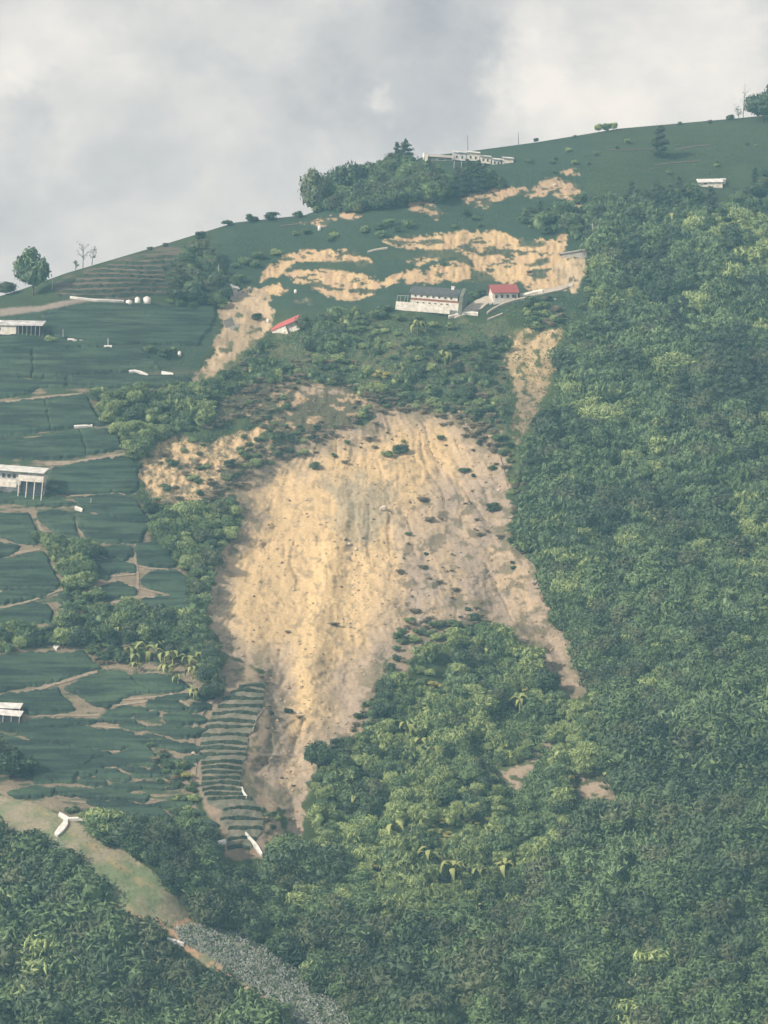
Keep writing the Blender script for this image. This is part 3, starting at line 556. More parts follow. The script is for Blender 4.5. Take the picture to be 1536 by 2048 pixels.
# ------------------------------------------------------------------ plants
def quads_leaf(rg, centres, normals, ln, wd, droop=0.0):
    """little folded leaf sprays: two quads each"""
    n = len(centres); V = []; Fq = []
    rnd = rg.normal(size=(n, 3)); nrm = normals + 0.55 * rnd; nrm /= np.linalg.norm(nrm, axis=1, keepdims=True) + 1e-9
    tg = np.cross(nrm, rg.normal(size=(n, 3))); tg /= np.linalg.norm(tg, axis=1, keepdims=True) + 1e-9
    tg[:, 2] -= droop; tg /= np.linalg.norm(tg, axis=1, keepdims=True)
    sd = np.cross(nrm, tg); sd /= np.linalg.norm(sd, axis=1, keepdims=True) + 1e-9
    l = ln * rg.uniform(0.6, 1.35, n)[:, None]; w = wd * rg.uniform(0.6, 1.3, n)[:, None]
    p0 = centres - tg * l * .5; p2 = centres + tg * l * .5 - nrm * l * .12; pm = centres + nrm * l * .10
    a = centres + sd * w * .5 - tg * l * .08; b = centres - sd * w * .5 + tg * l * .05
    V = np.stack([p0, a, p2, b, pm], 1).reshape(-1, 3); k = np.arange(n) * 5
    Fq = np.concatenate([np.stack([k, k + 1, k + 4], 1), np.stack([k + 1, k + 2, k + 4], 1), np.stack([k + 2, k + 3, k + 4], 1), np.stack([k + 3, k, k + 4], 1)])
    return V, Fq
_ico = {}
def ico(sub):
    if sub not in _ico:
        bm = bmesh.new(); bmesh.ops.create_icosphere(bm, subdivisions=sub, radius=1.0)
        _ico[sub] = (np.array([v.co for v in bm.verts]), np.array([[v.index for v in f.verts] for f in bm.faces])); bm.free()
    return _ico[sub]
def crown_mesh(seed, w, h, z0, nl, per, ln, wd, kind='round'):
    """a crown of foliage: uneven lobes, each a lumpy core wrapped in many leaf sprays"""
    rg = np.random.default_rng(seed); VS = []; FS = []; base = 0
    def put(v, f):
        nonlocal base
        VS.append(v); FS.append(f + base); base += len(v)
    for i in range(nl):
        if kind == 'cone':
            q = (i + 0.5) / nl; zz = z0 + h * q; rr = w * (1 - q) ** 0.8 * 0.62 + 0.12; a = i * 2.4
            c = np.array([math.cos(a) * rr * .55, math.sin(a) * rr * .55, zz]); rad = np.array([rr * .75, rr * .75, h / nl * 1.1])
        elif kind == 'column':
            q = (i + 0.5) / nl; a = i * 2.4; rr = w * .5 * (0.6 + 0.5 * math.sin(math.pi * min(q + .15, 1)))
            c = np.array([math.cos(a) * rr * .5, math.sin(a) * rr * .5, z0 + h * q]); rad = np.array([rr * .8, rr * .8, h / nl * 1.1]) * rg.uniform(.8, 1.2)
        else:
            d = rg.normal(size=3); d /= np.linalg.norm(d); d[2] = d[2] * 0.9 + 0.25; rr = rg.uniform(0.40, 0.80)
            c = np.array([d[0] * w * .5 * rr, d[1] * w * .5 * rr, z0 + h * .45 + d[2] * h * .52 * rr]); s = rg.uniform(0.20, 0.36)
            rad = np.array([w * s, w * s, h * s * .80])
        iv, ifc = ico(2)
        lump = 0.80 + 0.5 * (vnoise(iv[:, 0] * 2.3 + i * 7 + 50, iv[:, 1] * 2.3 + iv[:, 2] * 1.9 + 50, seed + i) - 0.3)
        put(c + iv * rad * 0.74 * lump[:, None], ifc)
        n = per; d = rg.normal(size=(n, 3)); d /= np.linalg.norm(d, axis=1, keepdims=True); d[:, 2] = np.where(d[:, 2] < -0.35, -d[:, 2], d[:, 2])
        rr = rg.uniform(0.70, 1.25, n)[:, None]
        v, f = quads_leaf(rg, c + d * rad * rr, d, ln, wd, 0.25); put(v, f)
    return np.concatenate(VS), np.concatenate(FS)
def bamboo_mesh(seed, w, h, n, ln, wd):
    """arching canes with drooping leaf sprays"""
    rg = np.random.default_rng(seed); VS = []; FS = []; base = 0
    for i in range(n):
        a = rg.uniform(0, 2 * math.pi); lean = rg.uniform(0.15, 1.0); hh = h * rg.uniform(0.6, 1.05); r0 = rg.uniform(0, w * .22)
        q = np.linspace(0.12, 1, 26) + rg.normal(0, .012, 26)
        rad = r0 + lean * w * .5 * q ** 1.9; z = hh * (1 - (1 - np.clip(q, 0, 1)) ** 1.55) - 0.22 * h * lean * np.clip(q - .72, 0, 1) * 3
        cx = np.stack([np.cos(a) * rad, np.sin(a) * rad, z], 1) + rg.normal(0, 0.16, (26, 3)) * np.array([1, 1, .7])
        nrm = np.stack([np.cos(a) * .5 + 0 * q, np.sin(a) * .5 + 0 * q, .8 + 0 * q], 1)
        v, f = quads_leaf(rg, cx, nrm, ln, wd, 0.7); VS.append(v); FS.append(f + base); base += len(v)
    iv, ifc = ico(2); v = iv * np.array([w * .30, w * .30, h * .34]) * (0.8 + .4 * vnoise(iv[:, 0] * 2 + 9, iv[:, 1] * 2 + iv[:, 2] + 9, seed)[:, None]) + np.array([0, 0, h * .34])
    VS.append(v); FS.append(ifc + base)
    return np.concatenate(VS), np.concatenate(FS)
def trunk_mb(h, r, spread, seed, limbs=4):
    rg = random.Random(seed); b = MB()
    b.tube([(0, 0, -1.0), (0.05 * h * rg.uniform(-1, 1), 0, h * .5), (0.08 * h * rg.uniform(-1, 1), 0.05 * h * rg.uniform(-1, 1), h)], r, r * .5)
    for i in range(limbs):
        a = i * 6.28 / limbs + rg.uniform(-.5, .5); z = h * rg.uniform(.5, .9)
        b.tube([(0, 0, z), (math.cos(a) * spread * .5, math.sin(a) * spread * .5, z + h * .35), (math.cos(a) * spread, math.sin(a) * spread, z + h * .6)], r * .42, r * .12, 5)
    return b
PROTO = {}          # kind -> list of (crown mesh, trunk mesh or None)
def new_mesh(name, vf, material):
    o = mesh_np(name, vf[0], vf[1], material, False); me = o.data; bpy.data.objects.remove(o); return me
def new_mb(name, mb, material):
    o = mb.build(name, material, None, True); me = o.data; bpy.data.objects.remove(o); return me
# every prototype is one unit wide at its crown (about), scaled where it stands
for kind, mats, n, args, tr in [
    ('broadleaf_tree', ['leaf_dark', 'leaf_mid', 'leaf_olive', 'leaf_mid', 'leaf_dark'], 5, dict(w=9.0, h=9.0, z0=0.6, nl=17, per=74, ln=1.65, wd=0.58), (5.0, 0.32, 2.6)),
    ('light_tree', ['leaf_light', 'leaf_mid', 'leaf_light'], 3, dict(w=8.0, h=7.6, z0=0.4, nl=15, per=66, ln=2.0, wd=0.50), (4.0, 0.24, 2.2)),
    ('cedar_tree', ['leaf_cedar', 'leaf_dark'], 2, dict(w=4.4, h=11.0, z0=1.0, nl=12, per=70, ln=0.85, wd=0.36, kind='column'), (9.0, 0.26, 1.0)),
    ('shrub', ['leaf_mid', 'leaf_dark', 'leaf_light', 'leaf_mid'], 4, dict(w=5.0, h=4.0, z0=0.0, nl=9, per=56, ln=1.35, wd=0.38), None),
    ('withered_shrub', ['leaf_brown', 'leaf_brown'], 2, dict(w=4.2, h=2.2, z0=0.0, nl=8, per=40, ln=0.70, wd=0.22), None),
    ('yellow_shrub', ['leaf_yellow', 'leaf_yellow'], 2, dict(w=3.6, h=2.4, z0=0.2, nl=6, per=34, ln=0.80, wd=0.30), None)]:
    PROTO[kind] = []
    for k in range(n):
        c_ = new_mesh('crown' if tr else kind, crown_mesh(1000 + 37 * k + len(kind) * 101, **args), M[mats[k]])
        t_ = new_mb('trunk', trunk_mb(tr[0], tr[1], tr[2], k + 5), M['bark']) if tr else None
        PROTO[kind].append((c_, t_))
PROTO['bamboo_clump'] = [(new_mesh('bamboo_clump', bamboo_mesh(500 + k, 8.0, 8.0, 34, 2.1, 0.36), M[m_]), None) for k, m_ in enumerate(['leaf_bamboo', 'leaf_mid', 'leaf_bamboo'])]
PROTO['bright_bamboo_clump'] = [(new_mesh('bright_bamboo_clump', bamboo_mesh(540 + k, 7.0, 6.6, 28, 2.3, 0.44), M[m_]), None) for k, m_ in enumerate(['leaf_light', 'leaf_light'])]
WIDTH = {'broadleaf_tree': 9.0, 'light_tree': 8.0, 'cedar_tree': 4.4, 'shrub': 5.0, 'withered_shrub': 4.2, 'yellow_shrub': 3.6, 'bamboo_clump': 8.0, 'bright_bamboo_clump': 7.0}
CATN = {'broadleaf_tree': 'tree', 'light_tree': 'tree', 'cedar_tree': 'tree', 'shrub': 'shrub', 'withered_shrub': 'shrub', 'yellow_shrub': 'shrub', 'bamboo_clump': 'bamboo', 'bright_bamboo_clump': 'bamboo'}
LOOK = {'broadleaf_tree': 'dark rounded broadleaf tree', 'light_tree': 'lighter green leafy tree', 'cedar_tree': 'tall narrow dark cedar', 'shrub': 'low leafy green shrub', 'withered_shrub': 'withered brown shrub', 'yellow_shrub': 'small yellow green shrub catching the sun', 'bamboo_clump': 'arching green bamboo clump', 'bright_bamboo_clump': 'bright yellow green bamboo clump'}
NMAX = {'broadleaf_tree': 300, 'light_tree': 150, 'cedar_tree': 120, 'shrub': 300, 'withered_shrub': 150, 'yellow_shrub': 120, 'bamboo_clump': 220, 'bright_bamboo_clump': 150}
def plant(kind, var, pos, scale, rz, label, group=None, sz=1.0, tilt=(0, 0)):
    cm, tm = PROTO[kind][var % len(PROTO[kind])]
    if tm is None:
        o = bpy.data.objects.new(kind, cm); C.objects.link(o)
        o.location = pos; o.rotation_euler = (tilt[0], tilt[1], rz); o.scale = (scale, scale, scale * sz); return tag(o, label, CATN[kind], group)
    r = empty(kind, pos, rz); r.scale = (scale, scale, scale * sz); r.rotation_euler = (tilt[0], tilt[1], rz)
    for nm, me in (('trunk', tm), ('crown', cm)):
        c = bpy.data.objects.new(nm, me); C.objects.link(c); c.parent = r
    return tag(r, label, CATN[kind], group)
ZONES = [
 # name in labels, outline, spacing px, (size px range), kind weights
 ('in the dense wood right of the landslide', [(1195,470),(1260,430),(1340,440),(1536,420),(1700,420),(1700,1000),(1062,1000),(1050,920),(1078,860),(1118,800),(1138,715),(1166,650),(1172,610),(1195,565)], 15, (24, 54), {'cedar_tree': 1.2, 'broadleaf_tree': 3.4, 'bamboo_clump': 6, 'shrub': 2, 'light_tree': 1.6, 'bright_bamboo_clump': 0.45}),
 ('in the wood on the lower right slope', [(1045,1000),(1700,1000),(1700,1430),(1190,1420),(1185,1370),(1120,1240),(1105,1170),(1060,1100),(1040,1060)], 15, (26, 56), {'broadleaf_tree': 5.5, 'shrub': 2, 'bamboo_clump': 4.6, 'light_tree': 1.8, 'bright_bamboo_clump': 0.5, 'yellow_shrub': 0.15}),
 ('in the dark wood at the bottom right', [(1190,1425),(1700,1430),(1700,2140),(720,2140),(720,2030),(600,1910),(640,1880),(900,1880),(1060,1840),(1130,1700),(1160,1620),(1250,1610),(1250,1550)], 21, (48, 86), {'broadleaf_tree': 9, 'shrub': 2, 'bamboo_clump': 1.0, 'light_tree': 0.3}),
 ('on the sunny slope below the landslide', [(800,1310),(900,1270),(960,1240),(1020,1275),(1060,1300),(1100,1360),(1130,1400),(1190,1425),(1245,1550),(1250,1610),(1160,1620),(1130,1700),(1060,1840),(900,1880),(760,1870),(655,1720),(625,1620),(640,1540),(700,1480),(750,1410),(775,1330)], 14, (17, 42), {'broadleaf_tree': 2.2, 'shrub': 3.4, 'bamboo_clump': 2, 'light_tree': 4.5, 'bright_bamboo_clump': 4.4, 'yellow_shrub': 1.4}),
 ('in the dark grove at the foot of the terraced rows', [(330,1660),(420,1650),(450,1720),(540,1720),(600,1700),(640,1700),(745,1830),(740,1890),(720,2030),(640,1980),(600,1930),(470,1850),(430,1848),(370,1796),(330,1756),(270,1705),(200,1662),(185,1645)], 17, (38, 66), {'broadleaf_tree': 8, 'shrub': 2, 'light_tree': 0.7}),
 ('on the wooded slope below the grassy spur', [(-200,1665),(0,1700),(110,1715),(150,1735),(200,1812),(235,1866),(330,1895),(365,1935),(435,1982),(530,2032),(550,2140),(-200,2140)], 24, (58, 104), {'broadleaf_tree': 9, 'shrub': 2, 'bamboo_clump': 1.0, 'light_tree': 1.0}),
 ('on the bushy slope between the lodge and the landslide', [(545,665),(620,640),(700,625),(790,640),(900,650),(1010,650),(1020,720),(1010,800),(1000,850),(940,835),(760,808),(690,770),(600,752),(520,765),(440,790),(400,770),(440,740),(490,700)], 18, (11, 27), {'broadleaf_tree': 0.6, 'shrub': 5, 'withered_shrub': 3.0, 'bamboo_clump': 3.4, 'light_tree': 0.5, 'bright_bamboo_clump': 1.6, 'yellow_shrub': .3}),
 ('in the thicket between the tea plots and the slide', [(185,785),(300,780),(390,765),(430,790),(420,840),(350,862),(295,885),(275,935),(262,905),(235,865),(210,840)], 13, (20, 36), {'light_tree': 4, 'shrub': 4, 'bamboo_clump': 2, 'bright_bamboo_clump': 1.2}),
 ('in the green strip along the left edge of the slide', [(285,1000),(330,1010),(400,1010),(450,1000),(478,1010),(470,1060),(440,1100),(425,1150),(408,1215),(422,1280),(440,1330),(400,1350),(395,1240),(375,1150),(345,1100),(300,1080),(310,1050)], 13, (20, 38), {'light_tree': 3.5, 'shrub': 4, 'broadleaf_tree': 1.4, 'bamboo_clump': 2}),
 ('in the shrub strip running down through the tea plots', [(65,1070),(100,1068),(150,1095),(185,1090),(180,1160),(210,1210),(280,1215),(390,1245),(400,1270),(330,1275),(260,1275),(220,1275),(170,1285),(0,1300),(-60,1300),(-60,1250),(100,1255),(150,1215),(120,1160),(110,1110)], 14, (22, 40), {'shrub': 5, 'light_tree': 3, 'bamboo_clump': 2.2, 'bright_bamboo_clump': 1.2, 'broadleaf_tree': 1}),
 ('in the dark hollow by the banana plants', [(250,1240),(390,1250),(430,1310),(440,1390),(425,1410),(405,1370),(395,1305),(310,1290),(250,1275)], 13, (22, 36), {'broadleaf_tree': 5, 'shrub': 4}),
 ('on the ridge knoll under the summit buildings', [(620,420),(650,385),(690,365),(740,352),(800,335),(850,345),(900,352),(1010,358),(1000,372),(920,385),(850,398),(720,424)], 11, (22, 38), {'broadleaf_tree': 6, 'shrub': 2, 'cedar_tree': 1}),
 ('on the high slope right of the summit buildings', [(1175,420),(1200,400),(1300,392),(1390,392),(1480,380),(1536,345),(1700,330),(1700,420),(1536,420),(1340,440),(1260,430),(1195,465)], 15, (20, 40), {'bamboo_clump': 3, 'shrub': 3, 'broadleaf_tree': 2.5, 'cedar_tree': 2.5}),
 ('on the slumped tea ground around the lodge', [(430,470),(600,460),(780,440),(1000,420),(1150,430),(1180,480),(1130,455),(1000,445),(760,468),(600,485),(540,520),(500,570),(430,560)], 26, (12, 24), {'shrub': 5}),
 ('in the grove above the grey broken buildings', [(345,540),(400,500),(430,520),(440,560),(462,580),(440,612),(390,612),(345,600)], 14, (26, 42), {'broadleaf_tree': 4, 'shrub': 2}),
 ('on the bank under the access road', [(985,625),(1050,600),(1140,590),(1165,600),(1150,640),(1130,652),(1050,652),(1000,650)], 14, (14, 24), {'shrub': 4, 'withered_shrub': 2}),
 ('in the hollow by the slumped red roof', [(600,655),(680,640),(690,690),(600,700),(560,690)], 14, (26, 40), {'broadleaf_tree': 4, 'shrub': 1}),
 ('among the tea strips by the terraced rows', [(300,1490),(340,1500),(380,1540),(400,1600),(440,1650),(400,1660),(350,1640),(320,1560)], 20, (14, 26), {'shrub': 5, 'withered_shrub': 2, 'yellow_shrub': .5}),
 ('on the bank below the last tea plot', [(180,1640),(260,1660),(340,1660),(330,1650),(250,1634),(130,1612),(110,1618)], 16, (18, 30), {'shrub': 4}),
 ('along the brown torn edge above the scar', WEED, 16, (12, 26), {'withered_shrub': 7, 'shrub': 3}),
 ('on the broken lobe left of the scar', LOBE, 28, (12, 24), {'withered_shrub': 3, 'shrub': 4}),
 ('on the brown soil right of the terraced rows', [(500,1345),(540,1350),(545,1430),(520,1500),(490,1560),(510,1600),(560,1640),(570,1690),(540,1710),(530,1640),(490,1590),(490,1500),(530,1430)], 18, (12, 22), {'withered_shrub': 5, 'shrub': 2}),
 ('on the brown ground left of the lower wood', [(655,1500),(700,1460),(745,1390),(775,1330),(800,1300),(830,1310),(770,1400),(700,1490),(640,1540)], 14, (14, 26), {'withered_shrub': 6, 'shrub': 2}),
 ('on the brown bank behind the banana plants', [(160,1283),(250,1262),(330,1285),(390,1310),(330,1312),(260,1330),(200,1325)], 13, (13, 25), {'shrub': 5, 'withered_shrub': 2, 'broadleaf_tree': 1.5}),
 ('on the smooth high tea slope', [(1045,305),(1240,280),(1536,262),(1600,300),(1390,380),(1200,395),(1150,340),(1060,345)], 30, (5, 13), {'shrub': 5}),
 ('where the high slope meets the right wood', [(1040,420),(1170,395),(1215,430),(1200,560),(1185,600),(1170,560),(1185,490),(1150,470),(1060,450)], 14, (12, 30), {'shrub': 5, 'bamboo_clump': 2, 'broadleaf_tree': 1.5, 'cedar_tree': .6}),
 ('round the bare patches in the lower right wood', [(930,1400),(1100,1395),(1110,1500),(1250,1540),(1260,1620),(1130,1610),(1000,1600),(975,1500)], 26, (8, 20), {'withered_shrub': 4, 'shrub': 3}),
 ('on the torn upper lip of the scar', [(455,985),(500,945),(600,885),(680,850),(760,815),(900,825),(985,890),(1000,930),(920,900),(800,910),(700,905),(600,930),(520,980)], 26, (6, 20), {'withered_shrub': 6, 'shrub': 1.5}),
 ('on the grey brown right half of the scar', [(830,960),(1000,950),(1020,1080),(1090,1180),(1020,1240),(900,1230),(800,1240),(770,1150),(820,1080)], 30, (4, 14), {'withered_shrub': 6, 'shrub': 1}),
 ('on the brown weedy ground at the lower right of the scar', [(770,1290),(830,1240),(960,1215),(1010,1255),(950,1262),(900,1285),(790,1330)], 17, (10, 24), {'withered_shrub': 5, 'shrub': 2.5}),
 ('on the fringe between the scar and the right wood', [(1005,890),(1048,850),(1062,900),(1060,1000),(1050,1080),(1105,1160),(1120,1240),(1100,1230),(1070,1130),(1022,1080),(1028,1000)], 13, (10, 24), {'withered_shrub': 3, 'shrub': 4}),
]
CLEAR = PATCH + [[(105,1622),(190,1632),(190,1650),(150,1680),(105,1680)], CHUTE2, CASCADE, [(446,1365),(540,1365),(500,1560),(530,1640),(532,1725),(455,1725),(400,1600),(385,1480)], [(1385,355),(1455,355),(1455,376),(1385,376)], [(785,600),(940,600),(1050,590),(1050,606),(1000,630),(930,642),(800,628)], [(535,625),(608,625),(608,662),(535,662)]] + [[(345,1858),(400,1848),(480,1862),(560,1915),(640,1980),(720,2045),(720,2110),(590,2045),(535,1998),(470,1956),(420,1915),(362,1885)]]
placed = {k: [] for k in PROTO}
for zi, (zname, poly, sp, (s0, s1), wts) in enumerate(ZONES):
    p = np.array(poly, float); u0, v0 = p.min(0); u1, v1 = p.max(0)
    gx = np.arange(u0, u1, sp); gy = np.arange(v0, v1, sp * 0.82)
    a, b = np.meshgrid(gx, gy); a = a + (np.arange(len(gy)) % 2)[:, None] * sp * .5
    a = (a + rng.uniform(-.48, .48, a.shape) * sp).ravel(); b = (b + rng.uniform(-.48, .48, b.shape) * sp).ravel()
    ok = sdf(poly, a, b) > -2
    for dv_ in (0, -16, -34, -60, -85)[:3 if s1 < 55 else 4]:
        ok &= sdf_any([PALE_BANK, GRASS_RIDGE], a, b + dv_ - .0, 30) < 4
    for dv_ in (0, -16, -34, -52): ok &= sdf_any(CLEAR[:-1], a, b + dv_, 30) < 1
    ok &= sdf_any(CLEAR, a, b, 30) < 2
    if sp >= 26: ok &= fbm(a / 48, b / 40, 480 + zi, 3) > 0.50
    ok &= (a > -70) & (a < 1610) & (b < 2110)
    a, b = a[ok], b[ok]
    m_ = None
    ks = list(wts); w_ = np.array([wts[k] for k in ks]); cum = np.cumsum(w_ / w_.sum())
    # neighbours tend to be of one kind, as plants grow
    sel = np.clip(fbm(a / 95, b / 75, 400 + zi, 3, .55), 0, 1); sel = np.argsort(np.argsort(sel)) / max(len(sel), 1)
    sel = np.where(rng.random(len(a)) < 0.70, sel, rng.random(len(a)))
    ki = np.minimum(np.searchsorted(cum, sel), len(ks) - 1)
    size = (s0 + (s1 - s0) * rng.random(len(a)) ** 1.6) * (0.72 + 0.62 * fbm(a / 110, b / 90, 450 + zi, 2))
    b = b + (0.62 if sp == 14 and s0 == 17 else 0.34) * size; pos = P(a, b); m_ = depth(a, b) / F
    for i in range(len(a)):
        k = ks[ki[i]]; f = 0.62 if k in ('shrub', 'yellow_shrub', 'withered_shrub') else 0.55 if k == 'cedar_tree' else 1.0
        if k in ('withered_shrub', 'yellow_shrub') : f = 0.9 if s1 < 30 else 0.5
        elif s1 < 30 and k == 'shrub': f = 0.9
        px = size[i] * f
        placed[k].append((px, pos[i], px * m_[i] / WIDTH[k], rng.random() * 6.283, int(rng.integers(0, 60)), zi, a[i], b[i]))
def stuff_forest(name, kind, items, label):
    """the many smaller plants beyond the single ones: one object, instances at points"""
    me = bpy.data.meshes.new(name); me.from_pydata([tuple(i[1]) for i in items], [], [])
    for nm, tp, vals in (('psize', 'FLOAT', [i[2] for i in items]), ('pturn', 'FLOAT', [i[3] for i in items]), ('pvar', 'INT', [i[4] % len(PROTO[kind]) for i in items])):
        at_ = me.attributes.new(nm, tp, 'POINT'); at_.data.foreach_set('value', vals)
    o = bpy.data.objects.new(name, me); C.objects.link(o); tag(o, label, None, None, 'stuff')
    g = bpy.data.node_groups.new(name, 'GeometryNodeTree')
    g.interface.new_socket('Geometry', in_out='INPUT', socket_type='NodeSocketGeometry'); g.interface.new_socket('Geometry', in_out='OUTPUT', socket_type='NodeSocketGeometry')
    gi = g.nodes.new('NodeGroupInput'); go = g.nodes.new('NodeGroupOutput'); jn = g.nodes.new('GeometryNodeJoinGeometry')
    def attr(nm, tp):
        n = g.nodes.new('GeometryNodeInputNamedAttribute'); n.data_type = tp; n.inputs['Name'].default_value = nm; return n.outputs['Attribute']
    sz = attr('psize', 'FLOAT'); tu = attr('pturn', 'FLOAT'); va = attr('pvar', 'INT')
    cx = g.nodes.new('ShaderNodeCombineXYZ'); L(g, tu, cx.inputs['Z'])
    for k in range(len(PROTO[kind])):
        src = SRC[(kind, k)]
        oi = g.nodes.new('GeometryNodeObjectInfo'); oi.transform_space = 'ORIGINAL'; oi.inputs['Object'].default_value = src; oi.inputs['As Instance'].default_value = True
        cmp = g.nodes.new('FunctionNodeCompare'); cmp.data_type = 'INT'; cmp.operation = 'EQUAL'; L(g, va, cmp.inputs[2]); cmp.inputs[3].default_value = k
        ip = g.nodes.new('GeometryNodeInstanceOnPoints'); L(g, gi.outputs[0], ip.inputs['Points']); L(g, cmp.outputs[0], ip.inputs['Selection']); L(g, oi.outputs['Geometry'], ip.inputs['Instance'])
        L(g, cx.outputs[0], ip.inputs['Rotation']); L(g, sz, ip.inputs['Scale']); L(g, ip.outputs[0], jn.inputs[0])
    L(g, jn.outputs[0], go.inputs[0])
    md = o.modifiers.new('plants', 'NODES'); md.node_group = g
LANDM = [(1420,366,'below the white cabin'),(1185,470,'beside the broken road slab'),(1150,590,'near the end of the access road'),(1120,700,'beside the right soil chute'),(1040,950,'beside the right rim of the scar'),(1100,1180,'beside the right flank of the scar'),(1160,1360,'by the foot of the right gully'),(1190,1570,'by the pinkish soil patch on the right'),(1035,1540,'by the middle soil patch'),(955,1468,'by the small upper soil patch'),(1520,600,'by the right edge, high up'),(1520,900,'by the right edge, upper middle'),(1520,1200,'by the right edge, lower middle'),(1520,1500,'by the right edge, low down'),(1520,1850,'in the bottom right corner'),(1200,1960,'along the bottom edge right of centre'),(900,1980,'along the bottom edge at the centre'),(690,1990,'right of the pale scrub bank'),(1330,750,'in the upper middle of the wood'),(1250,1000,'in the middle of the wood'),(1320,1250,'in the lower middle of the wood'),(1330,1700,'far right of the sunny slope'),(640,1560,'by the tail of the slide'),(850,1350,'just under the scar'),(850,1700,'in the middle of the sunny slope'),(700,1750,'low on the left of the sunny slope'),(520,1760,'by the long white sheet'),(380,1740,'beside the middle of the grassy spur'),(60,1760,'by the left edge under the spur'),(250,1930,'under the spur, mid way'),(60,1980,'in the bottom left corner'),(430,2010,'by the white strip at the bottom'),(860,640,'below the lodge'),(600,700,'below the slumped red roof'),(930,760,'above the right half of the scar'),(700,770,'above the middle of the scar')]
SRC = {}
for kind, items in placed.items():
    items.sort(key=lambda q: -(q[0] if 0 <= q[6] <= 1536 and q[7] < 2060 else 0))
    seen = items[:NMAX[kind]]; rest = items[NMAX[kind]:]
    labs = []
    for q in seen:
        lm = min(LANDM, key=lambda z: (z[0] - q[6]) ** 2 + (z[1] - q[7]) ** 2); near = (lm[0] - q[6]) ** 2 + (lm[1] - q[7]) ** 2 < 260 ** 2
        labs.append(LOOK[kind] + ' ' + (lm[2] if near and ZONES[q[5]][1] is not WEED and ZONES[q[5]][1] is not LOBE and q[6] > 560 or q[7] > 1660 else ZONES[q[5]][0]))
    for lab in sorted(set(labs)):
        ids = [i for i, l in enumerate(labs) if l == lab]
        for i, lb in extremes(lab, ids, lambda i: seen[i][6], lambda i: seen[i][7], lambda i: seen[i][0]).items(): labs[i] = lb
    for (px, pos, s, rz, var, zi, a, b), lab in zip(seen, labs):
        lab = ' '.join(lab.split()[:16])
        o = plant(kind, var, Vector(pos) - Vector((0, 0, 0.15 * s)), s, rz, lab, CATN[kind] + 's ' + ZONES[zi][0])
        v_ = var % len(PROTO[kind])
        if (kind, v_) not in SRC: SRC[(kind, v_)] = o if o.type == 'MESH' else [c for c in o.children if c.name.startswith('crown')][0]
    missing = [k for k in range(len(PROTO[kind])) if (kind, k) not in SRC]
    for k in missing: SRC[(kind, k)] = next(iter(v for q, v in SRC.items() if q[0] == kind))
    if rest: stuff_forest({'broadleaf_tree': 'forest', 'shrub': 'undergrowth', 'bamboo_clump': 'bamboo_thicket', 'light_tree': 'young_wood', 'cedar_tree': 'cedar_wood'}.get(kind, 'scrub'), kind, rest, 'mass of smaller ' + LOOK[kind].split(' ', 1)[1] + ' plants filling the gaps on the slope')
print('plants', {k: len(v) for k, v in placed.items()})
# ------------------------------------------------------------------ single trees on the skyline and in the open
def solo(kind, var, u, v, px, label, sz=1.0, cat=None):
    m_ = mpp(u, v); o = plant(kind, var, at(u, v), px * m_ / WIDTH[kind], random.random() * 6, label, None, sz); return o
solo('broadleaf_tree', 3, 66, 592, 62, 'big round tree standing alone on the skyline at the far left', 1.35)
solo('broadleaf_tree', 2, 12, 590, 34, 'low bush tree on the skyline at the left edge', 0.7)
solo('broadleaf_tree', 2, 628, 426, 46, 'dark ragged tree at the left end of the ridge knoll', 1.65)
solo('broadleaf_tree', 4, 676, 402, 44, 'bushy tree on the skyline right of the ragged one', 1.45)
solo('broadleaf_tree', 0, 710, 388, 40, 'rounded tree on the skyline midway up the knoll', 1.5)
solo('broadleaf_tree', 4, 747, 371, 38, 'rounded tree on the skyline below the pointed conifer', 1.1)
solo('broadleaf_tree', 2, 784, 350, 36, 'leafy tree left of the pointed conifer', 1.1)
solo('cedar_tree', 0, 795, 330, 17, 'thin conifer leaning on the pointed conifer', 0.95)
solo('broadleaf_tree', 0, 1525, 245, 62, 'dark tree mass at the right end of the skyline', 0.9)
solo('broadleaf_tree', 2, 1570, 240, 70, 'dark tree just cut by the right edge of the skyline', 0.9)
solo('cedar_tree', 0, 1320, 318, 28, 'dark spindle shaped cypress alone on the high tea slope', 0.85)
solo('broadleaf_tree', 4, 20, 1560, 60, 'dark tree in the tea plots at the left edge, lower one', 0.9)
solo('broadleaf_tree', 2, -18, 1545, 66, 'tall dark tree cut by the left edge beside the smooth tea plot', 1.0)
solo('broadleaf_tree', 0, 50, 1552, 46, 'lower dark tree right of the one cut by the left edge', 0.8)
solo('broadleaf_tree', 0, 635, 1545, 52, 'dark round tree standing on the right bank of the slide tail', 1.15)
solo('shrub', 1, 400, 478, 20, 'small dark bush on the skyline above the terraces', 0.9)
solo('shrub', 1, 330, 494, 12, 'tiny bush on the skyline at the left', 0.9)
solo('shrub', 1, 505, 445, 24, 'dark bush on the skyline right of the terraces', 0.8)
solo('shrub', 1, 540, 440, 30, 'wide low bush on the skyline left of the knoll', 0.7)
for u_, px_, l_ in ((455,20,'low bush on the skyline where the ridge steepens'),(596,18,'small bush on the skyline touching the ragged tree'),(300,10,'tiny tuft on the terraced skyline'),(1150,8,'tiny tuft on the skyline left of the three little trees'),(1360,10,'tiny tuft on the long smooth skyline at the right')): solo('shrub', int(u_), u_, float(crest(u_)) + 3, px_, l_, 0.8)
solo('shrub', 1, 1072, 284, 10, 'tiny bush on the skyline right of the thin mast', 0.9)
solo('shrub', 1, 1420, 247, 9, 'tiny bush on the skyline left of the bare tree', 0.9)
solo('shrub', 1, 1460, 240, 14, 'small bush at the foot of the bare tree', 0.9)
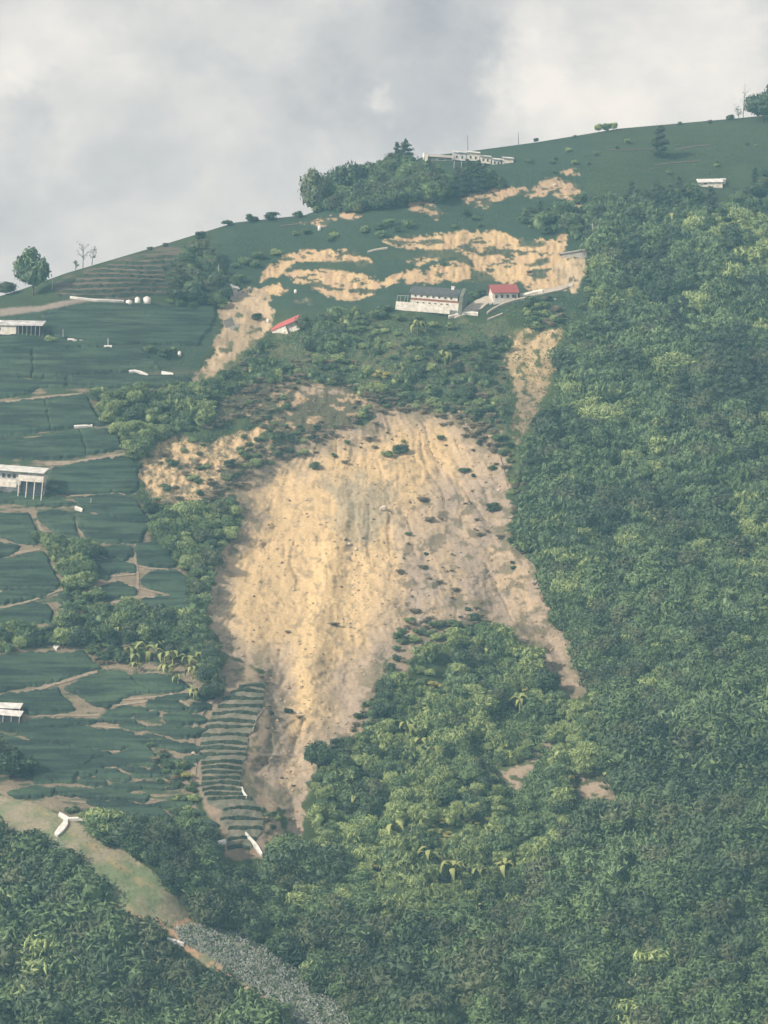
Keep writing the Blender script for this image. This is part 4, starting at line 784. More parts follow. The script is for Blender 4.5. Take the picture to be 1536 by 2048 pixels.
for i, u in enumerate((1198, 1212, 1226)): solo('light_tree', i, u, 264 - i * 1.5, 16, ['loose little tree at the left of the skyline trio', 'middle little tree of the skyline trio', 'loose little tree at the right of the skyline trio'][i], 1.0)
# the pointed conifer on the summit
def conifer(u, v, wpx, hpx, label):
    m_ = mpp(u, v); r = empty('conifer', at(u, v)); tag(r, label, 'tree')
    cm = crown_mesh(77, wpx * m_, hpx * m_ * .9, hpx * m_ * .08, 12, 70, 0.9, 0.4, 'cone')
    mesh_np('crown', cm[0], cm[1], M['leaf_cedar'], False, r); MB().tube([(0, 0, -1), (0, 0, hpx * m_ * .8)], 0.25, 0.06).build('trunk', M['bark'], r, True)
conifer(811, 322, 36, 44, 'dark pointed conifer rising above the ridge left of the summit buildings')
# bare wind torn trees
def bare_tree(u, v, hpx, seed, lean, label):
    m_ = mpp(u, v); h = hpx * m_; r = empty('bare_tree', at(u, v)); tag(r, label, 'tree'); rg = random.Random(seed)
    MB().tube([(0, 0, -.8), (lean * h * .1, 0, h * .5), (lean * h * .3, 0, h)], 0.20, 0.05, 5).build('trunk', M['bark'], r, True)
    b = MB(); tips = []
    for i in range(11):
        z = h * rg.uniform(.22, .92); a = rg.uniform(0, 6.28); l = h * rg.uniform(.15, .36); x0 = lean * h * .3 * (z / h) ** 2
        p1 = (x0 + math.cos(a) * l * .6, math.sin(a) * l * .6, z + l * .5); p2 = (x0 + math.cos(a) * l, math.sin(a) * l, z + l * .95); b.tube([(x0, 0, z), p1, p2], .09, .03, 4); tips += [p1, p2]
    b.build('branches', M['bark'], r, True)
    rg2 = np.random.default_rng(seed); cc = np.repeat(np.array(tips), 7, 0) + rg2.normal(0, h * .045, (len(tips) * 7, 3))
    v_, f_ = quads_leaf(rg2, cc, np.repeat(np.array([[0, -.4, .8]]), len(cc), 0), 0.62, 0.26); mesh_np('foliage', v_, f_, M['leaf_dark'], False, r)
bare_tree(166, 532, 46, 3, 0.1, 'sparse wind torn tree on the skyline at the left of the terraces')
bare_tree(184, 526, 26, 4, 0.5, 'smaller sparse tree right of the wind torn one')
bare_tree(152, 543, 20, 6, -0.4, 'stunted sparse tree left of the wind torn one')
bare_tree(1486, 238, 52, 5, 0.3, 'thin straggly tree on the skyline near the right edge')
bare_tree(1478, 240, 26, 8, -0.3, 'short straggly tree at the right of the skyline')
# banana plants
def banana_leaf(rg, ang, h, ln, wd):
    n = 7; vs = []; fs = []
    for i in range(n):
        q = i / (n - 1); x = ln * .62 * math.sin(q * 1.5); z = h + ln * (.42 * math.sin(q * 2.2) - .62 * q * q); w = wd * math.sin(math.pi * min(.12 + .86 * q, 1)) * .5
        ca, sa = math.cos(ang), math.sin(ang)
        for s, dz in ((-1, -.25 * w), (0, 0), (1, -.25 * w)): vs.append((x * ca - s * w * sa, x * sa + s * w * ca, z + dz))
    for i in range(n - 1):
        for s in (0, 1): k = i * 3 + s; fs.append((k, k + 1, k + 4, k + 3))
    return vs, fs
BLEAF = []
for k in range(4):
    vs, fs = banana_leaf(None, 0, 0, 3.6 + .5 * k, 1.0 + .1 * k); b = MB().add(vs, fs); BLEAF.append(new_mb('leaf', b, M['leaf_banana']))
BSTEM = new_mb('stem', MB().tube([(0, 0, -.6), (.05, 0, 1.4), (0, 0, 3.0)], .24, .14, 7), M['leaf_banana'])
ban = [(262,1312,1.0,'leftmost banana plant, slim, by the brown dirt'),(273,1322,.9,'banana plant with two hanging leaves second from the left'),(293,1318,1.25,'pale tall banana plant left of the wide gap'),(272,1340,.8,'low banana plant in front at the left'),(330,1322,1.25,'yellow banana plant at the centre of the clump'),(345,1330,1.2,'widest banana plant with long drooping yellow leaves'),(335,1350,1.0,'low front banana plant under the widest one'),(322,1296,.8,'small banana plant behind the centre ones'),(378,1336,1.1,'banana plant at the right of the clump by the dark bushes'),(385,1350,1.0,'front right banana plant with torn leaves'),(394,1325,.9,'rightmost banana plant near the slide edge'),(356,1366,.8,'short banana plant above the smooth tea plot'),(388,1392,.9,'lone banana plant with a bright bent leaf'),(206,1272,.85,'banana plant by the dirt path above the furrowed tea'),(240,1262,.75,'thin banana plant left of the clump in the shrubs')]
for k, (u, v, s, lab) in enumerate(ban):
    r = empty('banana_plant', at(u, v + 8), random.random() * 6); r.scale = (s * 1.15,) * 3; tag(r, lab, 'banana plant', 'banana plants above the lower tea plots')
    c = bpy.data.objects.new('stem', BSTEM); C.objects.link(c); c.parent = r
    nl = random.choice((6, 7, 8))
    for i in range(nl):
        c = bpy.data.objects.new('leaf', random.choice(BLEAF)); C.objects.link(c); c.parent = r; c.location = (0, 0, 2.5 + .12 * i); c.rotation_euler = (random.uniform(-.25, .25), random.uniform(-.45, .45), i * 2 * math.pi / nl + random.uniform(-.3, .3))
for k, (u, v, s, lab) in enumerate([(860,1745,1.3,'bright banana plant at the centre of the sunny wood'),(1112,1800,1.5,'tallest yellow banana plant low on the right of the sunny wood'),(1096,1850,1.2,'pale banana plant under the tallest yellow one'),(905,1765,1.1,'banana plant right of the one at the centre of the sunny wood'),(945,1850,1.1,'banana plant low in the middle of the sunny wood'),(812,1485,1.1,'pale banana plant high in the sunny wood, upper left one'),(868,1530,1.2,'pale banana plant high in the sunny wood, right one of three'),(842,1510,1.0,'pale banana plant high in the sunny wood, middle one of three'),(712,1620,1.0,'banana plant at the left side of the sunny wood'),(790,1690,1.2,'banana plant beside the bare white branch'),(1010,1760,1.1,'banana plant right of centre in the sunny wood'),(960,1770,1.0,'small banana plant between two brighter ones in the sunny wood'),(860,1880,1.1,'yellow banana plant at the lower edge of the sunny wood'),(1295,450,1.3,'pale banana plant high on the right slope, left one'),(1345,468,1.4,'pale banana plant high on the right slope, right one'),(1245,520,1.2,'pale banana plant right of the broken road slab'),(1245,480,1.0,'small banana plant above the one right of the road slab'),(835,672,1.1,'pale banana plant below the lodge'),(890,735,1.1,'banana plant on the grassy slope above the scar'),(1040,1425,1.0,'yellow banana plant by the small soil strip under the right gully'),(1510,1390,1.4,'bright banana plant near the right edge')]):
    r = empty('banana_plant', at(u, v), random.random() * 6); r.scale = (s * 1.25,) * 3; tag(r, lab, 'banana plant', 'banana plants scattered through the woods')
    c = bpy.data.objects.new('stem', BSTEM); C.objects.link(c); c.parent = r
    for i in range(8):
        c = bpy.data.objects.new('leaf', random.choice(BLEAF)); C.objects.link(c); c.parent = r; c.location = (0, 0, 2.6 + .15 * i); c.rotation_euler = (random.uniform(-.25, .25), random.uniform(-.5, .4), i * .785 + random.uniform(-.3, .3))
# shrubs stranded on the soil
for k, (u, v, px, kind, lab) in enumerate([(630,936,24,'shrub','dark stranded bush on the yellow soil near the top of the scar'),(800,905,30,'shrub','stranded bush under the upper lip of the scar'),(775,912,22,'shrub','smaller bush beside the one under the upper lip'),(930,945,20,'shrub','green bush on the soil right of the scar centre'),(985,940,18,'shrub','bush near the right rim of the scar, upper one'),(985,1020,26,'shrub','large bush by the right rim of the scar'),(845,1000,22,'withered_shrub','grey brown bush right of the white boulder'),(818,1070,13,'shrub','little green bush below the white boulder'),(860,1040,24,'withered_shrub','brown tangle at the middle right of the scar'),(800,1145,22,'withered_shrub','brown tangle at the centre of the scar'),(845,1135,20,'withered_shrub','brown tangle right of the centre one'),(880,1165,16,'withered_shrub','small dark twig heap on the right half of the scar'),(910,1180,18,'withered_shrub','dark twig heap furthest right on the scar'),(830,1225,26,'withered_shrub','brown bush at the lower right of the scar'),(820,1245,22,'shrub','green bush at the lower right of the scar'),(870,1255,28,'shrub','bush above the lower wood on the soil edge'),(910,1255,30,'shrub','bush at the head of the right gully'),(950,1240,26,'shrub','bush left of the right gully'),(670,1250,20,'withered_shrub','grey twig heap on the yellow tongue'),(575,1265,14,'withered_shrub','small twig heap on the left of the tongue'),(600,1435,16,'withered_shrub','dark snag on the lower tongue'),(578,1425,16,'shrub','dark bush left of the lower tongue'),(950,870,30,'withered_shrub','brown bush on the right upper rim'),(1000,880,26,'shrub','bush on the rim below the right chute'),(560,900,22,'withered_shrub','bush on the left upper lip'),(520,925,22,'withered_shrub','bush lower on the left lip'),(690,925,16,'withered_shrub','small brown bush near the stranded one'),(740,880,24,'withered_shrub','brown bush right above the yellow soil'),(1000,1075,20,'withered_shrub','brown bush low on the right rim'),(960,1070,18,'withered_shrub','brown bush inside the right rim'),(385,960,24,'shrub','dark bush on the broken lobe'),(400,940,18,'shrub','upright dark bush on the broken lobe'),(1085,1300,20,'withered_shrub','brown bush in the right gully'),(640,640,26,'shrub','dark bush right of the slumped red roof'),(1060,545,14,'withered_shrub','little brown bush on the head scarp')]):
    solo(kind, k, u, v + px * .12, px, lab, 0.8)

for k, (u, v, px, lab) in enumerate([(800,644,22,'bush in front of the left end of the lodge terrace'),(832,652,26,'bush below the middle of the lodge terrace'),(866,656,20,'low bush below the lodge terrace, right of the middle one'),(772,626,24,'bush left of the lodge terrace'),(948,598,20,'dark bush between the lodge and the red roofed house'),(962,592,16,'small bush left of the red roofed house'),(902,660,22,'bush under the white kerb wall'),(756,640,30,'large bush left of the lodge on the slope'),(720,650,28,'dark bush further left of the lodge'),(512,640,18,'bush above the slumped red roof'),(100,686,22,'dark bush right of the blotchy roofed house'),(104,984,22,'dark bush at the corner of the white veranda house'),(300,706,24,'dark bush in the hollow of the upper tea plots'),(330,716,26,'pale bush in the hollow of the upper tea plots'),(345,706,18,'small bush by the white tank in the hollow')]): solo('shrub', k, u, v, px, lab, 0.9)
# ------------------------------------------------------------------ buildings
def house(name, u, v, label, cat, yaw=0, roll=0):
    r = empty(name, at(u, v), yaw, roll); tag(r, label, cat); return r, mpp(u, v)
def part(nm, mb, m, par, label=None):
    o = mb.build(nm, M[m], par)
    if label: o['label'] = label
    return o
# the lodge under the scarp
r, k = house('lodge', 868, 616, 'long two storey white lodge with a dark roof under the head scarp', 'building', R(-14), R(6.5))
r.location.y -= 2.0
w = 100 * k; d = 6.5; x0, x1 = -w / 2, w / 2
b = MB().box(x0, x1, 0, d, -3, 2.4); part('wall', b, 'white_wall', r, 'white lower storey wall')
part('wall', MB().box(x0 + .1, x1 - .1, .12, d - .1, 2.4, 3.3), 'brick', r, 'red brown band between the storeys')
part('wall', MB().box(x0, x1 - .8, .0, d, 3.3, 5.3), 'white_wall', r, 'white upper storey wall')
rf = part('roof', MB().prism([(-1.0, 5.35), (-1.0, 5.15), (d / 2, 8.5), (d + .6, 5.15), (d + .6, 5.4), (d / 2, 8.8)], x0 - .8, x1 - .3), 'slate', r)
part('chimney', MB().box(x1 - 4.6, x1 - 3.4, d * .4, d * .65, 7.6, 9.5).box(x1 - 4.75, x1 - 3.25, d * .4 - .15, d * .65 + .15, 9.5, 9.8), 'white_wall', rf)
part('gable_wall', MB().prism([(-.6, -2.5), (-.6, 5.6), (d / 2, 9.3), (d + .2, 5.6), (d + .2, -2.5)], x1 + .02, x1 + 1.6), 'green_wall', r, 'grey green end wall')
for i in range(7):
    xx = x0 + 2.0 + i * (w - 4) / 6.6
    f = part('window', MB().box(xx - .55, xx + .55, -.05, .06, 3.7, 4.8), 'white_wall', r); part('pane', MB().box(xx - .42, xx + .42, -.08, -.052, 3.82, 4.68), 'glass', f)
for i in range(6):
    xx = x0 + 3.2 + i * (w - 5) / 6.2
    f = part('window', MB().box(xx - .6, xx + .6, -.05, .06, .6, 1.9), 'white_wall', r); part('pane', MB().box(xx - .45, xx + .45, -.08, -.052, .72, 1.78), 'glass', f)
part('terrace_wall', MB().box(x0 - 5.5, x1 - 3.0, -2.4, -2.1, -2.6, 1.0).box(x0 - 5.5, x0 - .02, -2.08, 2.0, -2.6, -.4), 'white_wall', r, 'white parapet of the terrace in front')
b = MB()
for i in range(4): b.tube([(x0 - 5.2 + 1.5 * i, -2.2, .9), (x0 - 5.2 + 1.5 * i + (.5 if i == 2 else 0), -2.2, 3.6)], .08)
b.tube([(x0 - 5.2, -2.2, 3.4), (x0 - .3, -2.2, 3.7)], .08); part('terrace_frame', b, 'pole', r)
part('tank', MB().tube([(x1 - 1.8, d + 1.4, 5.0), (x1 - 1.8, d + 1.4, 8.6)], .8, .8, 10), 'plastic', r)
# red roofed house
r, k = house('red_roofed_house', 1011, 602, 'small white house with a bright red roof beside the access road', 'house', R(14), R(-3))
w = 52 * k; d = 6.0; x0, x1 = -w / 2, w / 2; r.location.y -= 1.5
part('wall', MB().prism([(0, -2), (0, 3.6), (d / 2, 6.3), (d, 3.6), (d, -2)], x0, x1), 'white_wall', r)
part('roof', MB().prism([(-.8, 3.25), (-.8, 3.05), (d / 2, 7.0), (d + .5, 3.25), (d + .5, 3.5), (d / 2, 7.25)], x0 - .6, x1 + .6), 'red_roof', r)
for i in range(4):
    xx = x0 + 1.5 + i * (w - 3) / 3.2
    f = part('window', MB().box(xx - .7, xx + .7, -.05, .06, .9, 2.5), 'white_wall', r); part('pane', MB().box(xx - .55, xx + .55, -.08, -.052, 1.05, 2.35), 'glass', f)
dr = part('door', MB().box(x1 - 1.6, x1 - .6, -.06, .05, -.1, 2.2), 'brick', r); part('handle', MB().box(x1 - 1.5, x1 - 1.4, -.12, -.061, 1.0, 1.1), 'pole', dr)
# slumped red roof
r, k = house('slumped_shed', 572, 658, 'collapsed shed with a tilted faded red roof beside the left chute', 'shed', R(-18), R(-20))
w = 60 * k; r.location.y -= 1.5
part('roof', MB().prism([(-1.5, 1.2), (-1.5, 1.0), (4.2, 4.2), (4.2, 4.4)], -w / 2, w / 2), 'pink_roof', r)
part('wall', MB().box(-w / 2 + .4, w * .05, -1.2, -1.0, -2.6, 1.05).box(w * .05, w / 2 - .5, 0, .2, -2.6, 1.6), 'white_wall', r, 'broken white wall')
b = MB()
for i in range(4): b.tube([(-w / 2 + 1 + i * w / 3.6, -1.1, -2.5), (-w / 2 + 1 + i * w / 3.6, -1.0, 1.1)], .09)
part('post', b, 'dead', r)
# blotchy roofed house at the left
r, k = house('hillside_house', 36, 668, 'low white house with a blotchy white and grey roof at the upper left edge', 'house', R(-4), R(1.5))
k_ = k; w = 96 * k; x0, x1 = -w / 2, w / 2; d = 6; r.location.y -= 1.5
part('roof', MB().prism([(-1.0, 3.3), (-1.0, 3.1), (d, 6.0), (d, 6.25)], x0 - 2, x1 + .6), 'old_roof', r)
part('wall', MB().box(x0 - 1.5, x0 + w * .47, -.4, 4, -2, 3.6), 'white_wall', r)
part('wall', MB().box(x0 + w * .47 + .01, x1, 1.8, 4, -2, 4.2), 'dark', r, 'dark open veranda front')
for i in range(6): part('post', MB().tube([(x0 + w * .52 + i * w * .09, -.6, -2.2), (x0 + w * .52 + i * w * .09, -.6, 3.4)], .10), 'pole', r)
wn = part('window', MB().box(x0 + 1.5, x0 + 3.0, -.46, -.39, 1.0, 2.4), 'white_wall', r); part('pane', MB().box(x0 + 1.65, x0 + 2.85, -.49, -.465, 1.1, 2.3), 'glass', wn)
part('fence_rail', MB().box(x1, x1 + 6, -.9, -.75, -1.6, -1.3).box(x1 + .5, x1 + .7, -.9, -.75, -2.5, .4).box(x1 + 3, x1 + 3.2, -.9, -.75, -2.5, .2), 'darkpole', r)
# white veranda house
r, k = house('veranda_house', 42, 986, 'white two level house with an open veranda on posts at the left edge', 'house', R(-10), R(5))
w = 96 * k; x0, x1 = -w / 2, w / 2; r.location.y -= 2.0
part('roof', MB().prism([(-1.0, 8.0), (-1.0, 7.7), (5, 10.0), (5, 10.3)], x0 - 3, x1 - .2), 'white_roof', r)
part('wall', MB().box(x0 - 2, x1 - .8, 1.2, 5, -2, 7.6), 'old_roof', r, 'stained grey back wall')
part('wall', MB().box(x0 - 2, x0 + w * .42, -1.2, -.9, 1.7, 4.6), 'white_wall', r, 'white balcony front')
part('balcony', MB().box(x0 + w * .46, x1, -1.6, 1.19, 4.3, 6.6), 'white_wall', r, 'white boxed balcony')
part('veranda', MB().box(x0 + w * .48, x1 - .6, .6, 1.15, -.5, 4.2), 'glass', r)
for i in range(4): part('post', MB().box(x0 + w * .47 + i * w * .169, x0 + w * .47 + i * w * .169 + .3, -1.5, -1.2, -2.5, 4.28), 'white_wall', r)
for i in range(3):
    xx = x0 + .8 + i * 2.1; f = part('window', MB().box(xx, xx + 1.5, 1.12, 1.22, 5.2, 6.9), 'white_wall', r); part('pane', MB().box(xx + .12, xx + 1.38, 1.08, 1.115, 5.3, 6.8), 'glass', f)
# two long white roofs
for i, (u, v, lab) in enumerate([(8, 1424, 'upper of the two long low white sheds at the left edge'), (8, 1438, 'lower of the two long low white sheds at the left edge')]):
    r, k = house('white_shed', u, v, lab, 'shed', R(-8), R(2 + i * 3)); r['group'] = 'long white sheds by the tea plots'; w = 72 * k; r.location.y -= 1
    part('roof', MB().prism([(-1.2, 1.4), (-1.2, 1.25), (2.2, 3.0), (2.2, 3.15)], -w / 2, w / 2), 'white_roof', r)
    part('wall', MB().box(-w / 2 + .3, w / 2 - .3, -.6, 2.0, -1.5, 1.6), 'dark', r, 'dark open side')
    for j in range(5): part('post', MB().box(-w / 2 + .4 + j * w / 4.3, -w / 2 + .58 + j * w / 4.3, -1.1, -.92, -1.5, 1.3), 'pole', r)
# summit buildings
r, k = house('grey_shed', 882, 322, 'low grey roofed shed on the summit beside the white buildings', 'shed', R(0), R(4))
w = 62 * k; part('roof', MB().prism([(-.6, 1.8), (-.6, 1.6), (4, 3.6), (4, 3.8)], -w / 2, w / 2), 'concrete', r); part('wall', MB().box(-w / 2 + .5, w / 2 - .4, 0, 3.6, -1.5, 1.75), 'green_wall', r)
part('end_panel', MB().box(-w / 2 - .4, -w / 2 + 1.0, -.9, -.65, -.8, 2.6), 'white_wall', r)
f = part('window', MB().box(-2, 2, -.08, -.005, .2, 1.2), 'white_wall', r); part('pane', MB().box(-1.8, 1.8, -.11, -.085, .32, 1.08), 'glass', f)
r, k = house('summit_house', 965, 330, 'broken row of white buildings on stilts along the summit', 'building', R(3), R(5))
w = 122 * k; r.location.y -= 1.5; r.scale.z = 1.35
for i, (a, b_, z0, z1, m_) in enumerate([(-.5, -.28, .6, 3.2, 'old_roof'), (-.27, -.06, .9, 3.6, 'white_wall'), (-.05, .13, .4, 2.6, 'white_wall'), (.15, .30, -.2, 2.0, 'old_roof'), (.32, .5, -.4, 2.8, 'white_wall')]):
    part('wall', MB().box(a * w, b_ * w, 0, 3.2, z0, z1), m_, r); part('roof', MB().prism([(-.7, z1 + .2), (-.7, z1 + .03), (3.6, z1 + 1.0), (3.6, z1 + 1.2)], a * w - .2, b_ * w + .2), 'white_roof' if i % 2 else 'old_roof', r)
    for j in range(2):
        xx = (a + (b_ - a) * (.3 + .4 * j)) * w; f = part('window', MB().box(xx - .5, xx + .5, -.07, -.005, z0 + .6, z0 + 1.7), 'white_wall', r); part('pane', MB().box(xx - .38, xx + .38, -.1, -.075, z0 + .7, z0 + 1.6), 'glass', f)
for i in range(9): part('stilt', MB().tube([(-w / 2 + 1 + i * w / 8.4, .3, -5.0 - .1 * i), (-w / 2 + 1 + i * w / 8.4, .3, .6)], .13), 'pole', r)
part('railing', MB().box(w * .32, w * .56, -1.2, -1.1, .4, .55).box(w * .32, w * .56, -1.2, -1.1, -.5, -.38).box(w * .55, w * .56, -1.2, -1.08, -7.0, .4), 'white_wall', r)
# white shed high on the right
r, k = house('white_cabin', 1420, 371, 'long white roofed cabin high on the slope near the right edge', 'shed', R(0), R(-1)); w = 52 * k; r.location.y -= 1
part('roof', MB().prism([(-1, 1.2), (-1, 1.05), (3, 3.3), (3, 3.5)], -w / 2, w / 2), 'white_roof', r); part('wall', MB().box(-w / 2 + .4, w / 2 - .4, -.4, 2.8, -1.5, 1.3), 'white_wall', r)
f = part('window', MB().box(-3, -1.4, -.47, -.405, .1, 1.0), 'white_wall', r); part('pane', MB().box(-2.85, -1.55, -.5, -.475, .2, .9), 'glass', f)
r, k = house('white_hut', 1446, 366, 'small white hut at the right end of the long white cabin', 'shed', R(0), 0); part('wall', MB().box(-1.1, 1.1, -1, 1, -1.5, 1.4), 'white_wall', r); part('roof', MB().prism([(-1.3, 1.4), (0, 2.2), (1.3, 1.4)], -1.3, 1.3), 'white_roof', r)
# grey wrecked building on the chute
r, k = house('wrecked_building', 478, 596, 'grey wrecked building with a crumpled roof at the head of the left chute', 'ruin', R(20), R(14)); r.location.y -= 1
part('wall', MB().box(-3.6, -1.2, 0, 3, -2, 3.6).box(-1.1, 2.0, .4, 3, -2, 2.4).box(2.1, 3.4, 0, 2.6, -2, 3.1), 'concrete', r)
part('roof', MB().prism([(-.6, 3.6), (-.6, 3.35), (3.4, 5.2), (3.2, 5.5)], -4.2, -.6), 'old_roof', r, 'crumpled grey roof sheet'); part('beam', MB().tube([(-1, -.4, 2), (3.6, -.6, 5.2)], .2).tube([(.5, -.3, 0), (3.2, -.2, 4.0)], .18), 'dead', r)
r, k = house('wrecked_wall', 468, 652, 'grey and white slab of a wrecked house on the left side of the chute', 'ruin', R(30), R(-24)); part('wall', MB().box(-4.0, .6, 0, .6, -1.4, 3.8), 'concrete', r); part('wall', MB().box(-3.4, 1.4, -1.8, -1.3, -1.6, .4), 'white_wall', r, 'white broken wall piece'); part('beam', MB().tube([(-3, -.6, 0), (1.6, -1.2, 2.6)], .15), 'dead', r)
# road slab left hanging at the scarp
r, k = house('road_slab', 1150, 511, 'broken grey road slab hanging at the right end of the head scarp', 'road slab', R(-12), R(-7)); w = 62 * k
part('deck', MB().box(-w / 2, w / 2, -1.5, 3, 1.3, 1.9), 'concrete', r); part('retaining_wall', MB().box(-w / 2 + .8, w / 2 - 1.5, -.9, .2, -2.4, 1.29), 'concrete', r); part('ledge', MB().box(-w / 2 + .4, w / 2 - 3.0, -1.4, -.95, -2.7, -2.1), 'darkpole', r)
# access road and its low walls
def ribbon(name, pts, wpx, material, lift=.12, kind='structure', hgt=0.25):
    """a strip lying along the hillside, with a real edge"""
    pts = np.array(pts, float); q = np.linspace(0, len(pts) - 1, len(pts) * 5); pu = np.interp(q, np.arange(len(pts)), pts[:, 0]); pv = np.interp(q, np.arange(len(pts)), pts[:, 1])
    wp = np.interp(q, np.arange(len(pts)), wpx if np.ndim(wpx) else np.full(len(pts), wpx)); dx = np.gradient(pu); dy = np.gradient(pv); l = np.hypot(dx, dy) + 1e-6
    a = P(pu - dy / l * wp / 2, pv + dx / l * wp / 2); b = P(pu + dy / l * wp / 2, pv - dx / l * wp / 2); n = len(q); off = np.array([0, -.35, lift + hgt])
    v = np.concatenate([a + off, b + off, a + np.array([0, 0, -.6]), b + np.array([0, 0, -.6])]); i = np.arange(n - 1)
    f = np.concatenate([np.stack([i, i + 1, n + i + 1, n + i], 1), np.stack([i, 2 * n + i, 2 * n + i + 1, i + 1], 1), np.stack([n + i, n + i + 1, 3 * n + i + 1, 3 * n + i], 1)])
    f = np.concatenate([f, [[0, n, 3 * n, 2 * n]], [[n - 1, 3 * n - 1, 4 * n - 1, 2 * n - 1]]])
    o = mesh_np(name, v, f, M[material], False)
    if kind: o['kind'] = kind
    return o
ribbon('access_road', [(908,634),(935,622),(958,610),(975,600),(985,606)], [8,14,20,14,8], 'road')
ribbon('access_road', [(1040,592),(1080,586),(1120,578),(1145,570)], [7,8,8,6], 'road')
def wall_strip(pts, wpx, hgt, label, mt='white_wall'): tag(ribbon('parapet_wall', pts, wpx, mt, .1, None, hgt), label, 'wall')
wall_strip([(897,636),(915,631),(935,628),(956,630)], 3.5, .8, 'white kerb wall curving below the lodge terrace')
wall_strip([(974,628),(985,620),(1005,610),(1030,602),(1050,598)], 2.2, .6, 'thin pale parapet curving below the red roofed house', 'road')
wall_strip([(1045,594),(1075,586),(1085,585)], 4.0, .9, 'short bright parapet right of the red roofed house')
for pts, lab in [([(735,505),(748,501),(765,498),(775,497)], 'thin pale ditch edge linking two pieces of the head scarp'), ([(1005,628),(975,640)], 'thin pale channel below the parapet')]: wall_strip(pts, 1.8, .3, lab, 'road')
# pale trodden paths between plots
for pts, wd in [([(272,1088),(270,1110),(272,1130),(276,1150),(275,1180)], 5), ([(272,1130),(300,1137),(335,1139),(362,1142)], 3), ([(0,1216),(40,1208),(75,1197),(110,1184),(130,1178)], 4), ([(195,1172),(235,1166),(262,1172),(320,1186),(352,1190),(360,1200)], 3), ([(225,1205),(270,1196),(330,1193)], 4), ([(0,1392),(60,1384),(110,1368),(150,1356),(195,1342)], 6), ([(185,1523),(215,1514),(255,1505),(290,1490)], 2.5), ([(120,1295),(150,1284),(178,1280)], 3), ([(0,805),(60,798),(110,792),(165,788)], 4), ([(30,880),(55,876),(100,872)], 4), ([(90,928),(150,925),(200,917),(250,910)], 8), ([(140,992),(180,990),(235,986),(250,990)], 2.5), ([(390,1450),(405,1420),(430,1395),(445,1380)], 10), ([(385,1560),(390,1520),(383,1480),(392,1450)], 10), ([(118,1388),(124,1402),(146,1410),(150,1418)], 3), ([(105,1436),(112,1430),(160,1431),(200,1430)], 3), ([(155,1452),(205,1453),(240,1458),(242,1462)], 4), ([(240,1463),(265,1468),(285,1474)], 2), ([(185,1501),(215,1502),(240,1503)], 3), ([(175,1557),(190,1562),(205,1560)], 2), ([(180,1587),(230,1590),(290,1594),(310,1600)], 3), ([(222,1535),(260,1533),(300,1532)], 2.5), ([(340,1385),(352,1395),(375,1410),(395,1418)], 2.5), ([(245,1400),(290,1396),(330,1391),(355,1387)], 3), ([(225,1412),(260,1407),(300,1402),(320,1404)], 3.5), ([(345,1428),(362,1440),(380,1450)], 2), ([(200,1572),(215,1575),(235,1573)], 2), ([(120,1600),(180,1606),(240,1616),(255,1622)], 2.5), ([(75,1040),(82,1058),(92,1070),(105,1080)], 5), ([(152,1046),(162,1062),(172,1070)], 4), ([(185,1125),(215,1122),(225,1126)], 4), ([(200,1152),(235,1152),(270,1148)], 3), ([(225,1203),(260,1212),(300,1218),(328,1221)], 3), ([(0,1182),(20,1186),(42,1190)], 3), ([(20,1110),(45,1104),(80,1098)], 5)]:
    ribbon('dirt_path', pts, wd, 'dirt', .0, 'structure', .06)

for pts, wd in [([(1308,330),(1345,326),(1400,322)], 2.5), ([(1215,300),(1260,299),(1305,298)], 1.8), ([(1350,300),(1390,292),(1420,290)], 3), ([(1300,338),(1320,336)], 1.5), ([(560,452),(610,446),(640,440)], 2)]:
    ribbon('dirt_path', pts, wd * .7, 'terrace', .0, 'structure', .06)

# ------------------------------------------------------------------ poles, tanks, sheets, boulders
def pole(u, v, hpx, label, m='pole', lean=0.0, arm=False):
    k = mpp(u, v); h = hpx * k; r = empty('utility_pole', at(u, v)); tag(r, label, 'pole')
    MB().tube([(0, 0, -1), (lean * h, 0, h)], .16, .10, 6).build('shaft', M[m], r, True)
    if arm: MB().tube([(lean * h - .9, 0, h * .93), (lean * h + .9, 0, h * .93)], .07, .07, 4).build('crossarm', M[m], r)
pole(438, 565, 36, 'pale utility pole above the wrecked building', lean=-.03)
pole(936, 303, 33, 'tall dark mast on the skyline above the summit buildings', 'darkpole', -.03)
pole(1037, 286, 22, 'thin mast on the skyline right of the tall one', 'darkpole')
pole(1187, 492, 46, 'tall pale pole at the right end of the broken road slab', lean=-.04, arm=True)
pole(126, 680, 22, 'short pole in the tea right of the blotchy roofed house')
pole(216, 692, 16, 'little white post in the middle of the upper tea plots', 'plastic')
pole(182, 1012, 16, 'thin post in the tea plot above the curved dark gap')
pole(752, 372, 36, 'faint thin mast on the skyline left of the conifer', 'darkpole')
pole(104, 580, 22, 'pole under the big round tree on the skyline', lean=.05)
def tank(u, v, wpx, hpx, label):
    k = mpp(u, v); r = empty('water_tank', at(u, v + 1)); tag(r, label, 'water tank'); ra = wpx * k / 2; h = hpx * k
    MB().tube([(0, 0, -.6), (0, 0, h * .82)], ra, ra, 14).build('barrel', M['plastic'], r, True)
    MB().tube([(0, 0, h * .82), (0, 0, h * .93), (0, 0, h)], ra, ra * .3, 14).build('lid', M['plastic'], r, True); MB().tube([(0, 0, h), (0, 0, h + .15)], ra * .28, ra * .28, 8).build('cap', M['pole'], r)
tank(258, 608, 13, 9, 'squat white water tank, left one of three at the foot of the terraces')
tank(275, 608, 11, 15, 'round white water tank, middle one of three')
tank(294, 608, 15, 16, 'largest white water tank, right one of three')
tank(639, 459, 7, 9, 'lone small white tank on the green slope below the ridge')
